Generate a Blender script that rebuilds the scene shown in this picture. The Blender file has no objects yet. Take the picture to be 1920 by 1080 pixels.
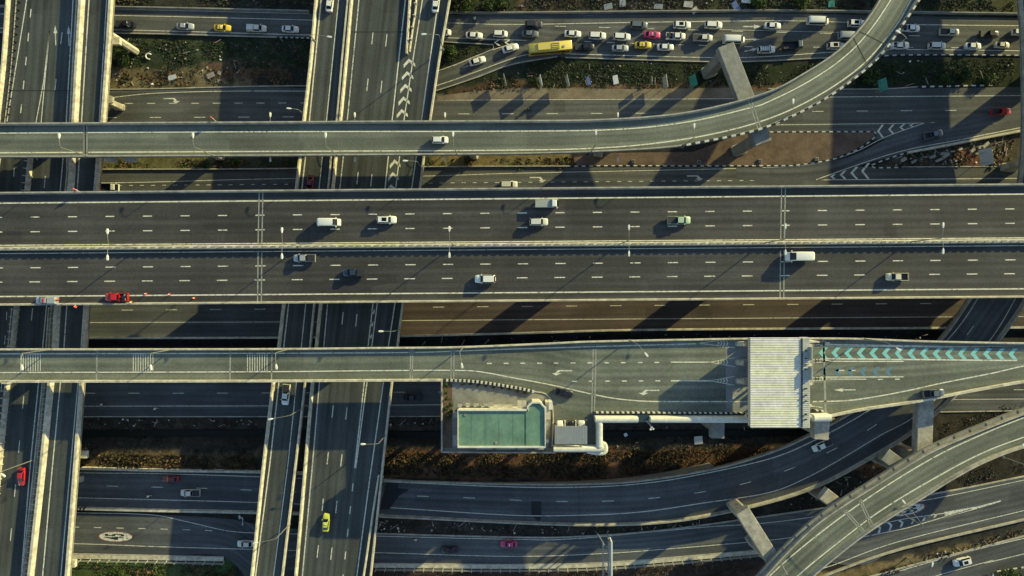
import bpy, bmesh, math, random
from mathutils import Vector, Matrix, noise, geometry
random.seed(7)
R = math.radians
scene = bpy.context.scene
COL = scene.collection

# ------------------------------------------------------------------ camera, sky, sun, exposure
CAM_H = 165.0                      # drone height above the ground roads
FPX = 6.9 * CAM_H                  # focal length in pixels of a 1920 px wide picture
cam = bpy.data.cameras.new('camera'); cam.sensor_width = 36.0
cam.lens = FPX / 1920 * 36.0; cam.clip_start = 1; cam.clip_end = 6000
camo = bpy.data.objects.new('camera', cam); COL.objects.link(camo)
camo.location = (0, 0, CAM_H); scene.camera = camo

SUN_EL = R(16.6)
SUN_AZ = math.atan2(0.60, 0.80)    # the sun stands to the upper right of the picture
world = bpy.data.worlds.new('World'); scene.world = world; world.use_nodes = True
wn = world.node_tree.nodes; wl = world.node_tree.links
bg = wn['Background']; sky = wn.new('ShaderNodeTexSky'); sky.sky_type = 'NISHITA'
sky.sun_disc = False; sky.sun_elevation = SUN_EL; sky.sun_rotation = math.pi/2 - SUN_AZ
sky.air_density = 1.3; sky.dust_density = 0.6; sky.ozone_density = 2.5
wl.new(sky.outputs[0], bg.inputs[0]); bg.inputs[1].default_value = 0.13
sl = bpy.data.lights.new('sun', 'SUN'); sl.energy = 4.6; sl.angle = R(0.5); sl.color = (1.0, 0.91, 0.41)
so = bpy.data.objects.new('sun', sl); COL.objects.link(so); so.location = (100, 80, 120)
d = Vector((math.cos(SUN_EL)*math.cos(SUN_AZ), math.cos(SUN_EL)*math.sin(SUN_AZ), math.sin(SUN_EL)))
so.rotation_euler = d.to_track_quat('Z', 'Y').to_euler()
scene.view_settings.view_transform = 'Standard'; scene.view_settings.look = 'None'
scene.view_settings.exposure = 0.58; scene.view_settings.gamma = 1.0
scene.view_settings.use_curve_mapping = False

H_SIDE = 11.6
H_NS, H_RAMP, H_MAIN, H_TOLL, H_LOOP = 10.0, 17.0, 19.0, 18.5, 16.0

def P(px, py, h=0.0):
    """survey point: picture pixel on the level h metres above ground -> metres"""
    s = (CAM_H - h) / FPX
    return Vector(((px - 960) * s, (540 - py) * s, h))

# ------------------------------------------------------------------ materials
MATS = {}
def nodes_of(name):
    m = bpy.data.materials.new(name); m.use_nodes = True
    nt = m.node_tree; b = nt.nodes['Principled BSDF']; MATS[name] = m
    return m, nt, b
def new(nt, t, **kw):
    n = nt.nodes.new(t)
    for k, v in kw.items(): setattr(n, k, v)
    return n
def noise_node(nt, vec, scale, detail=4, rough=0.6):
    n = new(nt, 'ShaderNodeTexNoise'); n.inputs['Scale'].default_value = scale
    n.inputs['Detail'].default_value = detail; n.inputs['Roughness'].default_value = rough
    nt.links.new(vec, n.inputs['Vector']); return n.outputs['Fac']
def ramp(nt, fac, stops):
    r = new(nt, 'ShaderNodeValToRGB'); cr = r.color_ramp
    while len(cr.elements) < len(stops): cr.elements.new(0.5)
    for e, (p, c) in zip(cr.elements, stops):
        e.position = p; e.color = (c[0], c[1], c[2], 1) if not isinstance(c, (int, float)) else (c, c, c, 1)
    nt.links.new(fac, r.inputs[0]); return r.outputs[0]
def mix(nt, fac, a, b, mode='MIX'):
    m = new(nt, 'ShaderNodeMix', data_type='RGBA', blend_type=mode)
    if isinstance(fac, (int, float)): m.inputs[0].default_value = fac
    else: nt.links.new(fac, m.inputs[0])
    for s, v in ((6, a), (7, b)):
        if isinstance(v, tuple): m.inputs[s].default_value = (v[0], v[1], v[2], 1)
        else: nt.links.new(v, m.inputs[s])
    return m.outputs[2]
def mapped(nt, src, scale):
    mp = new(nt, 'ShaderNodeMapping'); mp.inputs['Scale'].default_value = scale
    nt.links.new(src, mp.inputs['Vector']); return mp.outputs[0]
def bump(nt, b, h, strength=0.3, dist=0.05):
    n = new(nt, 'ShaderNodeBump'); n.inputs['Strength'].default_value = strength
    n.inputs['Distance'].default_value = dist
    nt.links.new(h, n.inputs['Height']); nt.links.new(n.outputs[0], b.inputs['Normal'])

def asphalt(name, col, var=0.35, rough=0.85):
    m, nt, b = nodes_of(name)
    uv = new(nt, 'ShaderNodeUVMap'); uv.uv_map = 'road'
    geo = new(nt, 'ShaderNodeNewGeometry')
    streak = noise_node(nt, mapped(nt, uv.outputs[0], (0.018, 0.85, 1)), 1.0, 5, 0.65)
    lanes = noise_node(nt, mapped(nt, uv.outputs[0], (0.006, 0.33, 1)), 1.0, 2, 0.5)
    patch = noise_node(nt, geo.outputs['Position'], 0.09, 5, 0.6)
    grain = noise_node(nt, geo.outputs['Position'], 2.3, 4, 0.75)
    c0 = tuple(v * (1 - var) for v in col); c1 = tuple(v * (1 + var) for v in col)
    s = ramp(nt, streak, [(0.30, c0), (0.70, c1)])
    l = ramp(nt, lanes, [(0.32, 0.72), (0.66, 1.15)])
    p = ramp(nt, patch, [(0.33, 0.80), (0.66, 1.18)])
    g = ramp(nt, grain, [(0.28, 0.70), (0.72, 1.25)])
    c = mix(nt, 1.0, s, l, 'MULTIPLY'); c = mix(nt, 1.0, c, p, 'MULTIPLY'); c = mix(nt, 1.0, c, g, 'MULTIPLY')
    sp = new(nt, 'ShaderNodeSeparateXYZ'); nt.links.new(uv.outputs[0], sp.inputs[0])
    ma = new(nt, 'ShaderNodeMath', operation='MULTIPLY'); ma.inputs[1].default_value = 2*math.pi/1.74; nt.links.new(sp.outputs[1], ma.inputs[0])
    mc = new(nt, 'ShaderNodeMath', operation='COSINE'); nt.links.new(ma.outputs[0], mc.inputs[0])
    md = new(nt, 'ShaderNodeMath', operation='MULTIPLY_ADD'); md.inputs[1].default_value = 0.5; md.inputs[2].default_value = 0.5; nt.links.new(mc.outputs[0], md.inputs[0])
    c = mix(nt, lanes, c, mix(nt, 1.0, c, ramp(nt, md.outputs[0], [(0.0, 1.12), (1.0, 0.70)]), 'MULTIPLY'))
    vr = new(nt, 'ShaderNodeTexVoronoi', distance='CHEBYCHEV'); vr.inputs['Scale'].default_value = 1.0; vr.inputs['Randomness'].default_value = 0.8
    nt.links.new(mapped(nt, uv.outputs[0], (0.045, 0.24, 1)), vr.inputs['Vector'])
    sr = new(nt, 'ShaderNodeSeparateXYZ'); nt.links.new(vr.outputs['Color'], sr.inputs[0])
    c = mix(nt, 1.0, c, ramp(nt, sr.outputs[0], [(0.0, 0.80), (0.13, 0.84), (0.15, 1.0), (0.88, 1.0), (0.90, 1.12)]), 'MULTIPLY')
    # hairline cracks and sealed joints
    vo = new(nt, 'ShaderNodeTexVoronoi', feature='DISTANCE_TO_EDGE'); vo.inputs['Scale'].default_value = 0.07
    wv = mix(nt, 0.05, geo.outputs['Position'], mapped(nt, geo.outputs['Position'], (1, 1, 1)))
    nt.links.new(wv, vo.inputs['Vector'])
    ck = ramp(nt, vo.outputs['Distance'], [(0.0, 0.78), (0.006, 1.0)])
    c = mix(nt, 0.6, c, mix(nt, 1.0, c, ck, 'MULTIPLY'))
    nt.links.new(c, b.inputs['Base Color']); b.inputs['Roughness'].default_value = rough
    b.inputs['Specular IOR Level'].default_value = 0.3
    bump(nt, b, grain, 0.25, 0.02)
    return m
def rough_mat(name, col, dark=0.6, scale=0.5, rough=0.85, grain=3.0, spec=0.3, bmp=0.2, stretch=None):
    m, nt, b = nodes_of(name)
    geo = new(nt, 'ShaderNodeNewGeometry'); pos = geo.outputs['Position']
    if stretch: pos = mapped(nt, pos, stretch)
    n1 = noise_node(nt, pos, scale, 6, 0.65); n2 = noise_node(nt, pos, grain, 4, 0.7)
    a = ramp(nt, n1, [(0.30, tuple(v * dark for v in col)), (0.62, col)])
    g = ramp(nt, n2, [(0.3, 0.82), (0.7, 1.12)])
    c = mix(nt, 1.0, a, g, 'MULTIPLY')
    nt.links.new(c, b.inputs['Base Color']); b.inputs['Roughness'].default_value = rough
    b.inputs['Specular IOR Level'].default_value = spec
    if bmp: bump(nt, b, n2, bmp, 0.03)
    return m
def paint(name, col, wear=0.35, under=(0.06, 0.06, 0.06), scale=1.6):
    m, nt, b = nodes_of(name)
    geo = new(nt, 'ShaderNodeNewGeometry')
    n1 = noise_node(nt, geo.outputs['Position'], scale, 6, 0.75)
    n2 = noise_node(nt, geo.outputs['Position'], 0.12, 3, 0.5)
    w = ramp(nt, n1, [(0.22 + wear * 0.35, 1.0), (0.34 + wear * 0.35, 0.0)])
    w2 = mix(nt, 1.0, w, ramp(nt, n2, [(0.3, 0.35), (0.7, 1.0)]), 'MULTIPLY')
    c = mix(nt, w2, col, under)
    nt.links.new(c, b.inputs['Base Color']); b.inputs['Roughness'].default_value = 0.7
    return m
def plain(name, col, rough=0.5, metal=0.0, spec=0.5, coat=0.0, var=0.12):
    m, nt, b = nodes_of(name)
    geo = new(nt, 'ShaderNodeNewGeometry')
    n = noise_node(nt, geo.outputs['Position'], 0.9, 4, 0.6)
    c = mix(nt, 1.0, tuple(col), ramp(nt, n, [(0.3, 1 - var), (0.7, 1 + var)]), 'MULTIPLY')
    nt.links.new(c, b.inputs['Base Color'])
    b.inputs['Roughness'].default_value = rough; b.inputs['Metallic'].default_value = metal
    b.inputs['Specular IOR Level'].default_value = spec; b.inputs['Coat Weight'].default_value = coat
    return m

asphalt('asphalt_main', (0.066, 0.063, 0.058), 0.24)
asphalt('asphalt_cross', (0.070, 0.075, 0.068), 0.36)
asphalt('asphalt_ramp', (0.150, 0.158, 0.122), 0.16)
asphalt('asphalt_toll', (0.158, 0.168, 0.130), 0.15)
asphalt('asphalt_ground', (0.098, 0.098, 0.088), 0.24)
asphalt('asphalt_brown', (0.085, 0.062, 0.052), 0.22)
asphalt('asphalt_lower', (0.095, 0.098, 0.098), 0.25)
rough_mat('dark_patch', (0.03, 0.03, 0.032), 0.8)
rough_mat('concrete', (0.46, 0.42, 0.34), 0.52, 0.5, grain=1.5)
rough_mat('concrete_pale', (0.62, 0.56, 0.43), 0.58, 0.55, grain=1.1)
rough_mat('concrete_grey', (0.30, 0.29, 0.25), 0.6, 0.4)
rough_mat('concrete_pad', (0.26, 0.27, 0.26), 0.75, 0.3)
rough_mat('joint_steel', (0.36, 0.36, 0.30), 0.6, 0.8)
rough_mat('joint_dark', (0.035, 0.035, 0.035), 0.8)
rough_mat('verge_sand', (0.24, 0.19, 0.13), 0.55, 0.25, grain=1.8)
paint('paint_white', (0.74, 0.70, 0.54), 0.45)
paint('paint_worn', (0.66, 0.64, 0.54), 0.55)
paint('paint_teal', (0.22, 0.55, 0.52), 0.25, (0.16, 0.17, 0.15))
paint('paint_blue', (0.09, 0.20, 0.28), 0.45, (0.16, 0.17, 0.15))
paint('paint_red', (0.30, 0.03, 0.03), 0.7)
rough_mat('marking_black', (0.03, 0.03, 0.03), 0.8)
rough_mat('kerb_white', (0.62, 0.60, 0.52), 0.65, 1.2)
rough_mat('kerb_black', (0.03, 0.03, 0.03), 0.7, 1.2)
rough_mat('roof_green', (0.165, 0.285, 0.200), 0.66, 0.22, rough=0.6, grain=0.9, bmp=0.05)
rough_mat('roof_white', (0.70, 0.67, 0.56), 0.80, 0.45, rough=0.5, grain=0.8, bmp=0.0)
rough_mat('wall_cream', (0.62, 0.56, 0.44), 0.75, 0.6)
rough_mat('awning_grey', (0.36, 0.37, 0.33), 0.8, 0.5)
plain('metal_grey', (0.42, 0.42, 0.38), 0.45, 0.4)
plain('lamp_metal', (0.24, 0.24, 0.20), 0.5, 0.3)
plain('metal_dark', (0.06, 0.06, 0.06), 0.5, 0.3)
plain('lamp_head', (0.78, 0.76, 0.66), 0.4)
plain('glass_dark', (0.006, 0.008, 0.012), 0.15, 0.0, 0.35, 0.0)
plain('glass_window', (0.03, 0.05, 0.06), 0.1, 0, 0.8)
plain('tyre', (0.015, 0.015, 0.015), 0.85)
plain('rim', (0.35, 0.35, 0.35), 0.35, 0.8)
plain('lamp_glass', (0.75, 0.75, 0.7), 0.12, 0, 0.8)
plain('lamp_red', (0.40, 0.02, 0.02), 0.2)
plain('bed_liner', (0.025, 0.025, 0.028), 0.7)
plain('plastic_black', (0.02, 0.02, 0.02), 0.5)
plain('sign_back', (0.42, 0.42, 0.38), 0.5, 0.2)
plain('sign_white', (0.75, 0.74, 0.68), 0.5)
plain('sign_teal', (0.03, 0.26, 0.20), 0.5)
plain('sign_blue', (0.12, 0.17, 0.34), 0.5)
plain('cone_orange', (0.70, 0.10, 0.04), 0.6)
plain('skin', (0.42, 0.25, 0.16), 0.6)
plain('cloth_dark', (0.03, 0.035, 0.05), 0.8)
plain('cloth_white', (0.65, 0.65, 0.62), 0.8)
plain('cloth_orange', (0.75, 0.28, 0.05), 0.7)
plain('cloth_red', (0.55, 0.05, 0.05), 0.7)
plain('wood_board', (0.42, 0.33, 0.27), 0.8)
CARCOL = dict(white=(0.76, 0.74, 0.66), pearl=(0.62, 0.60, 0.52), silver=(0.38, 0.40, 0.40), grey=(0.13, 0.145, 0.155),
              dark=(0.035, 0.038, 0.045), black=(0.012, 0.012, 0.014), yellow=(0.70, 0.50, 0.035), lime=(0.52, 0.56, 0.06),
              red=(0.55, 0.018, 0.02), darkred=(0.20, 0.012, 0.016), pink=(0.58, 0.045, 0.15), navy=(0.03, 0.05, 0.09),
              cream=(0.66, 0.60, 0.42), green=(0.42, 0.52, 0.36), busyellow=(0.66, 0.52, 0.10), bronze=(0.07, 0.065, 0.05))
for k, c in CARCOL.items():
    plain('car_' + k, c, 0.32, 0.15 if k in ('silver', 'grey', 'dark', 'navy') else 0.0, 0.5, 0.5, 0.04)

def ground_mat():
    m, nt, b = nodes_of('earth')
    at = new(nt, 'ShaderNodeAttribute'); at.attribute_name = 'soil'
    geo = new(nt, 'ShaderNodeNewGeometry'); pos = geo.outputs['Position']
    n1 = noise_node(nt, pos, 0.35, 7, 0.72); n2 = noise_node(nt, pos, 2.4, 5, 0.8); n3 = noise_node(nt, pos, 0.08, 3, 0.5)
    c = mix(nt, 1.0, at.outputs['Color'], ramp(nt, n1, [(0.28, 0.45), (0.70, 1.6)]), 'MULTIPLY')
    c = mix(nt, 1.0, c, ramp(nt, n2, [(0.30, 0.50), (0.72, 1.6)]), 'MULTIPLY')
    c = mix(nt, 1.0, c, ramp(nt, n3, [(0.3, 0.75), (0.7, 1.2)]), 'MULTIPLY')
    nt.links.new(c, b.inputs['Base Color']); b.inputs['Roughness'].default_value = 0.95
    b.inputs['Specular IOR Level'].default_value = 0.1
    bump(nt, b, n2, 0.6, 0.15)
ground_mat()
def leaf_mat(name, c0, c1):
    m, nt, b = nodes_of(name)
    geo = new(nt, 'ShaderNodeNewGeometry')
    n = noise_node(nt, geo.outputs['Position'], 0.45, 4, 0.7)
    c = ramp(nt, n, [(0.32, c0), (0.68, c1)])
    nt.links.new(c, b.inputs['Base Color']); b.inputs['Roughness'].default_value = 0.7
    b.inputs['Specular IOR Level'].default_value = 0.2
leaf_mat('leaf_green', (0.012, 0.024, 0.008), (0.040, 0.062, 0.018))
leaf_mat('leaf_bright', (0.028, 0.055, 0.012), (0.085, 0.125, 0.028))
leaf_mat('leaf_dull', (0.018, 0.020, 0.011), (0.050, 0.050, 0.026))
leaf_mat('leaf_dry', (0.045, 0.028, 0.014), (0.20, 0.115, 0.048))
leaf_mat('leaf_shade', (0.014, 0.015, 0.010), (0.048, 0.038, 0.022))  # darker copy of the leaf tones, shade put into the colour
leaf_mat('twig', (0.05, 0.04, 0.03), (0.13, 0.11, 0.08))
rough_mat('bark', (0.12, 0.09, 0.06), 0.6, 2.0)
rough_mat('rubble_stone', (0.40, 0.37, 0.31), 0.5, 1.2)

# ------------------------------------------------------------------ mesh builder
class MB:
    def __init__(s): s.v = []; s.f = []; s.m = []; s.uv = {}; s.slots = []
    def mi(s, mat):
        if mat not in s.slots: s.slots.append(mat)
        return s.slots.index(mat)
    def face(s, pts, mat, uv=None):
        i = len(s.v); s.v += [tuple(p) for p in pts]; s.f.append(tuple(range(i, i + len(pts)))); s.m.append(s.mi(mat))
        if uv: s.uv[len(s.f) - 1] = uv
    def mesh(s, verts, faces, mat):
        i = len(s.v); k = s.mi(mat); s.v += [tuple(p) for p in verts]
        for f in faces: s.f.append(tuple(i + a for a in f)); s.m.append(k)
    def loft(s, rings, mat, cap=True, closed=True):
        n = len(rings[0]); vs = [p for r in rings for p in r]; fs = []
        for a in range(len(rings) - 1):
            for b in range(n if closed else n - 1):
                c = (b + 1) % n
                fs.append((a*n + b, a*n + c, (a+1)*n + c, (a+1)*n + b))
        if cap and closed:
            fs.append(tuple(range(n))[::-1]); fs.append(tuple((len(rings)-1)*n + i for i in range(n)))
        s.mesh(vs, fs, mat)
    def box(s, c, size, mat, rz=0.0, taper=1.0):
        cx, cy, cz = c; a, b, h = size[0]/2, size[1]/2, size[2]
        co, si = math.cos(rz), math.sin(rz); rings = []
        for z, t in ((0, 1.0), (h, taper)):
            rings.append([(cx + (x*co - y*si)*t, cy + (x*si + y*co)*t, cz + z) for x, y in ((-a, -b), (a, -b), (a, b), (-a, b))])
        s.loft(rings, mat)
    def prism(s, poly, z0, z1, mat):
        s.loft([[(p[0], p[1], z0) for p in poly], [(p[0], p[1], z1) for p in poly]], mat)
    def tube(s, pts, rad, mat, n=8):
        rings = []
        pts = [Vector(p) for p in pts]
        if not isinstance(rad, (list, tuple)): rad = [rad] * len(pts)
        for i, p in enumerate(pts):
            t = (pts[min(i+1, len(pts)-1)] - pts[max(i-1, 0)]).normalized()
            u = t.cross(Vector((0, 0, 1)))
            if u.length < 1e-3: u = t.cross(Vector((0, 1, 0)))
            u.normalize(); w = u.cross(t)
            rings.append([tuple(p + (u*math.cos(2*math.pi*k/n) + w*math.sin(2*math.pi*k/n))*rad[i]) for k in range(n)])
        s.loft(rings, mat)
    def data(s, name, smooth=False):
        me = bpy.data.meshes.new(name); me.from_pydata(s.v, [], s.f)
        for k in s.slots: me.materials.append(MATS[k])
        me.polygons.foreach_set('material_index', s.m)
        if s.uv:
            l = me.uv_layers.new(name='road')
            for fi, uv in s.uv.items():
                st = me.polygons[fi].loop_start
                for k, c in enumerate(uv): l.data[st + k].uv = c
        bm = bmesh.new(); bm.from_mesh(me)
        if not s.uv: bmesh.ops.remove_doubles(bm, verts=bm.verts, dist=0.0005)
        if not getattr(s, 'nonormal', False): bmesh.ops.recalc_face_normals(bm, faces=[f for f in bm.faces]) if not s.uv else None
        bm.to_mesh(me); bm.free()
        if smooth:
            me.polygons.foreach_set('use_smooth', [True] * len(me.polygons))
            me.set_sharp_from_angle(angle=R(38))
        me.update(); return me
    def build(s, name, parent=None, smooth=False, at=None):
        o = bpy.data.objects.new(name, s.data(name, smooth)); COL.objects.link(o)
        if parent: o.parent = parent
        if at: o.location = at
        return o
def tag(o, label=None, cat=None, group=None, kind=None):
    if label: o['label'] = label
    if cat: o['category'] = cat
    if group: o['group'] = group
    if kind: o['kind'] = kind
    return o
def empty(name, loc=(0, 0, 0), rz=0.0, label=None, cat=None, group=None):
    o = bpy.data.objects.new(name, None); COL.objects.link(o); o.empty_display_size = 0.5
    o.location = loc; o.rotation_euler = (0, 0, rz)
    return tag(o, label, cat, group)
def clone(proto, loc, rz, label=None, group=None):
    r = proto.copy(); COL.objects.link(r); r.location = loc; r.rotation_euler = (0, 0, rz)
    if label: r['label'] = label
    if group: r['group'] = group
    for ch in list(proto.children):
        c = ch.copy(); COL.objects.link(c); c.parent = r
        for g in list(ch.children):
            e = g.copy(); COL.objects.link(e); e.parent = c
    return r

# ------------------------------------------------------------------ paths
def catmull(pts, n=6):
    if len(pts) < 3: return [tuple(p) for p in pts]
    out = []
    for i in range(len(pts) - 1):
        p0 = pts[i-1] if i else tuple(2*a - b for a, b in zip(pts[0], pts[1]))
        p3 = pts[i+2] if i + 2 < len(pts) else tuple(2*a - b for a, b in zip(pts[-1], pts[-2]))
        p1, p2 = pts[i], pts[i+1]
        for k in range(n):
            t = k / n
            out.append(tuple(0.5*((2*b) + (-a + c)*t + (2*a - 5*b + 4*c - e)*t*t + (-a + 3*b - 3*c + e)*t**3)
                             for a, b, c, e in zip(p0, p1, p2, p3)))
    out.append(tuple(pts[-1])); return out
def extend(rows, e0, e1):
    a, b = rows[0], rows[1]; L = max(1, math.hypot(b[0]-a[0], b[1]-a[1]))
    r0 = tuple(p - (q - p)*e0/L for p, q in zip(a, b))
    a, b = rows[-1], rows[-2]; L = max(1, math.hypot(b[0]-a[0], b[1]-a[1]))
    r1 = tuple(p - (q - p)*e1/L for p, q in zip(a, b))
    return ([r0] if e0 else []) + list(rows) + ([r1] if e1 else [])
def hf(h, px, py): return h(px, py) if callable(h) else h
def edge_rows(rows, n=6, ext=(240, 240)):
    """rows of (lx, ly, rx, ry) in survey pixels -> smooth rows"""
    return catmull(extend(rows, *ext), n)

def strip(mb, pts, h, w, mat, z=0.014, dash=None, smooth=True):
    """painted line along survey points; dash = (start, period, length) in survey pixels"""
    p = catmull(pts, 8) if (smooth and len(pts) > 2) else [tuple(q) for q in pts]
    cum = [0]
    for a, b in zip(p, p[1:]): cum.append(cum[-1] + math.hypot(b[0]-a[0], b[1]-a[1]))
    def at(s):
        for i in range(len(p) - 1):
            if s <= cum[i+1] or i == len(p) - 2:
                t = (s - cum[i]) / max(1e-6, cum[i+1] - cum[i])
                return (p[i][0] + (p[i+1][0]-p[i][0])*t, p[i][1] + (p[i+1][1]-p[i][1])*t)
    segs = []
    if dash:
        s = dash[0]
        while s + dash[2] <= cum[-1]:
            if s >= 0: segs.append([at(s), at(s + dash[2])])
            s += dash[1]
    else: segs = [p]
    for sg in segs:
        W = [P(q[0], q[1], hf(h, *q)) for q in sg]; Ls = []; Rs = []
        for i in range(len(W)):
            t = W[min(i+1, len(W)-1)] - W[max(i-1, 0)]; t.z = 0; t.normalize()
            nrm = Vector((-t.y, t.x, 0)) * w/2; up = Vector((0, 0, z))
            Ls.append(W[i] + nrm + up); Rs.append(W[i] - nrm + up)
        for i in range(len(W) - 1):
            mb.face([Rs[i], Rs[i+1], Ls[i+1], Ls[i]], mat)
def mark(mb, poly, h, mat='paint_white', z=0.014):
    if h == 0 and z == 0.014: z = 0.088
    pts = [P(x, y, hf(h, x, y)) + Vector((0, 0, z)) for x, y in poly]
    ar = sum(a.x*b.y - b.x*a.y for a, b in zip(pts, pts[1:] + pts[:1]))
    if ar < 0: pts.reverse()
    tris = geometry.tessellate_polygon([[p for p in pts]])
    for t in tris:
        q = [pts[i] for i in t]
        if (q[1]-q[0]).cross(q[2]-q[0]).z < 0: q.reverse()
        mb.face(q, mat)
def arrow(mb, x, y, L, W, ang, h, mat='paint_white'):
    """straight arrow, tip towards ang (degrees, picture)"""
    c, s = math.cos(R(ang)), math.sin(R(ang))
    T = lambda a, b: (x + a*c + b*s, y - a*s + b*c)
    mark(mb, [T(-L/2, -W*0.14), T(L*0.1, -W*0.14), T(L*0.1, W*0.14), T(-L/2, W*0.14)], h, mat)
    mark(mb, [T(L*0.1, -W/2), T(L/2, 0), T(L*0.1, W/2)], h, mat)
def turn_arrow(mb, x, y, L, h, ang=180, flip=1, mat='paint_white'):
    c, s = math.cos(R(ang)), math.sin(R(ang))
    T = lambda a, b: (x + a*c + b*s*flip, y - a*s + b*c*flip)
    mark(mb, [T(-L/2, -1.0), T(L*0.22, -1.0), T(L*0.22, 1.0), T(-L/2, 1.0)], h, mat)
    mark(mb, [T(L*0.1, -0.9), T(L*0.26, -0.9), T(L*0.36, -5), T(L*0.2, -5)], h, mat)
    mark(mb, [T(L*0.02, -4.6), T(L*0.52, -4.6), T(L*0.30, -9)], h, mat)
def chevron(mb, x, y, half, L, th, ang, h, mat='paint_white'):
    c, s = math.cos(R(ang)), math.sin(R(ang))
    T = lambda a, b: (x + a*c + b*s, y - a*s + b*c)
    mark(mb, [T(0, 0), T(-L, -half), T(-L - th, -half), T(-th, 0)], h, mat)
    mark(mb, [T(0, 0), T(-th, 0), T(-L - th, half), T(-L, half)], h, mat)

def surface(mb, rows, h, mat, z=0.0):
    """road sheet with running metre UVs"""
    u = 0; prev = None
    for a, b in zip(rows, rows[1:]):
        q = [P(a[0], a[1], hf(h, a[0], a[1])), P(a[2], a[3], hf(h, a[2], a[3])),
             P(b[2], b[3], hf(h, b[2], b[3])), P(b[0], b[1], hf(h, b[0], b[1]))]
        for k in q: k.z += z
        du = (((q[3]+q[2]) - (q[0]+q[1]))*0.5).length
        w0 = (q[1]-q[0]).length/2; w1 = (q[2]-q[3]).length/2
        uv = [(u, -w0), (u, w0), (u+du, w1), (u+du, -w1)]
        if (q[1]-q[0]).cross(q[2]-q[0]).z < 0: q.reverse(); uv.reverse()
        mb.face(q, mat, uv); u += du
def sweep(mb, pts, side, section, mat, flat=False):
    """closed section (offset, z) along world points; side=+1 pushes offsets to the left of travel"""
    rings = []
    for i, p in enumerate(pts):
        t = pts[min(i+1, len(pts)-1)] - pts[max(i-1, 0)]; t.z = 0; t.normalize()
        n = Vector((-t.y, t.x, 0)) * side
        rings.append([tuple(p + n*o + Vector((0, 0, z))) for o, z in section])
    mb.loft(rings, mat)
def wpts(pts, h, n=6, smooth=True):
    p = catmull(pts, n) if smooth and len(pts) > 2 else pts
    return [P(q[0], q[1], hf(h, q[0], q[1])) for q in p]
def densify(pts, step=1.0):
    out = []
    for a, b in zip(pts, pts[1:]):
        k = max(1, int((b-a).length/step))
        out += [a.lerp(b, i/k) for i in range(k)]
    out.append(pts[-1]); return out
def resample(pts, step):
    cum = [0.0]
    for a, b in zip(pts, pts[1:]): cum.append(cum[-1] + (b-a).length)
    n = max(1, round(cum[-1]/step)); out = []; i = 0
    for k in range(n + 1):
        t = cum[-1]*k/n
        while i < len(pts) - 2 and t > cum[i+1]: i += 1
        out.append(pts[i].lerp(pts[i+1], (t - cum[i])/max(1e-9, cum[i+1] - cum[i])))
    return out

PARAPET = [(0, -0.35), (0, 0.95), (0.28, 0.95), (0.34, 0.45), (0.46, 0.01), (0.46, -0.35)]
def flyover(name, rows, h, amat, label, cat='elevated road', ext=(240, 240), depth=1.9, inset=0.22, edge=0.55,
            pmat=('concrete', 'concrete'), n=6, ph=0.95, group=None, skirt=False, pw=0.46, seam=None):
    """rows (lx,ly,rx,ry); returns root, deck builder, smooth rows"""
    rr = edge_rows(rows, n, ext)
    root = empty(name, (0, 0, 0), 0, label, cat, group)
    mb = MB(); surface(mb, rr, h, amat)
    g = MB(); rings = []
    for a in rr:
        l = P(a[0], a[1], hf(h, a[0], a[1])); r = P(a[2], a[3], hf(h, a[2], a[3])); w = r - l
        low = 0.04 - l.z if skirt and l.z < 4.5 else None
        dz = lambda k: Vector((0, 0, k))
        if low is not None:
            rings.append([l + dz(-0.02), r + dz(-0.02), r + dz(-edge), r + dz(min(low, -edge - 0.1)), l + dz(min(low, -edge - 0.1)), l + dz(-edge)])
        else:
            rings.append([l + dz(-0.02), r + dz(-0.02), r + dz(-edge), r - w*inset + dz(-depth), l + w*inset + dz(-depth), l + dz(-edge)])
    g.loft([[tuple(q) for q in r_] for r_ in rings], 'concrete_grey')
    g.build('girder', root)
    for k, (ix, pm) in enumerate(((0, pmat[0]), (2, pmat[1]))):
        if pm is None: continue
        pts = [P(a[ix], a[ix+1], hf(h, a[ix], a[ix+1])) for a in rr]
        t = pts[1] - pts[0]; ref = P(rr[0][2-ix], rr[0][3-ix], hf(h, rr[0][0], rr[0][1])) - pts[0]
        side = 1 if (Vector((-t.y, t.x, 0)).dot(ref) > 0) else -1
        pb = MB(); sec = [(o*pw/0.46, z if z < 0.9 else ph) for o, z in PARAPET]
        sweep(pb, pts, side, sec, pm)
        if seam and k == 0:
            sweep(pb, pts, side, [(-seam[0], -0.9), (-seam[0], -0.15), (0.05, -0.15), (0.05, -0.9)], 'concrete_grey')
            D = resample(pts, seam[1])
            for p_, q_ in zip(D[:-1], D[1:]):
                a_ = math.atan2(q_.y-p_.y, q_.x-p_.x); nn = Vector((-math.sin(a_), math.cos(a_), 0))*(-side*seam[0]/2)*(-1 if False else 1)
                c_ = p_ + nn; pb.box((c_.x, c_.y, c_.z - 0.2), (0.22, seam[0]*0.9, 0.2), 'concrete_grey', a_)
        pb.build('parapet', root)
    return root, mb, rr
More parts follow.
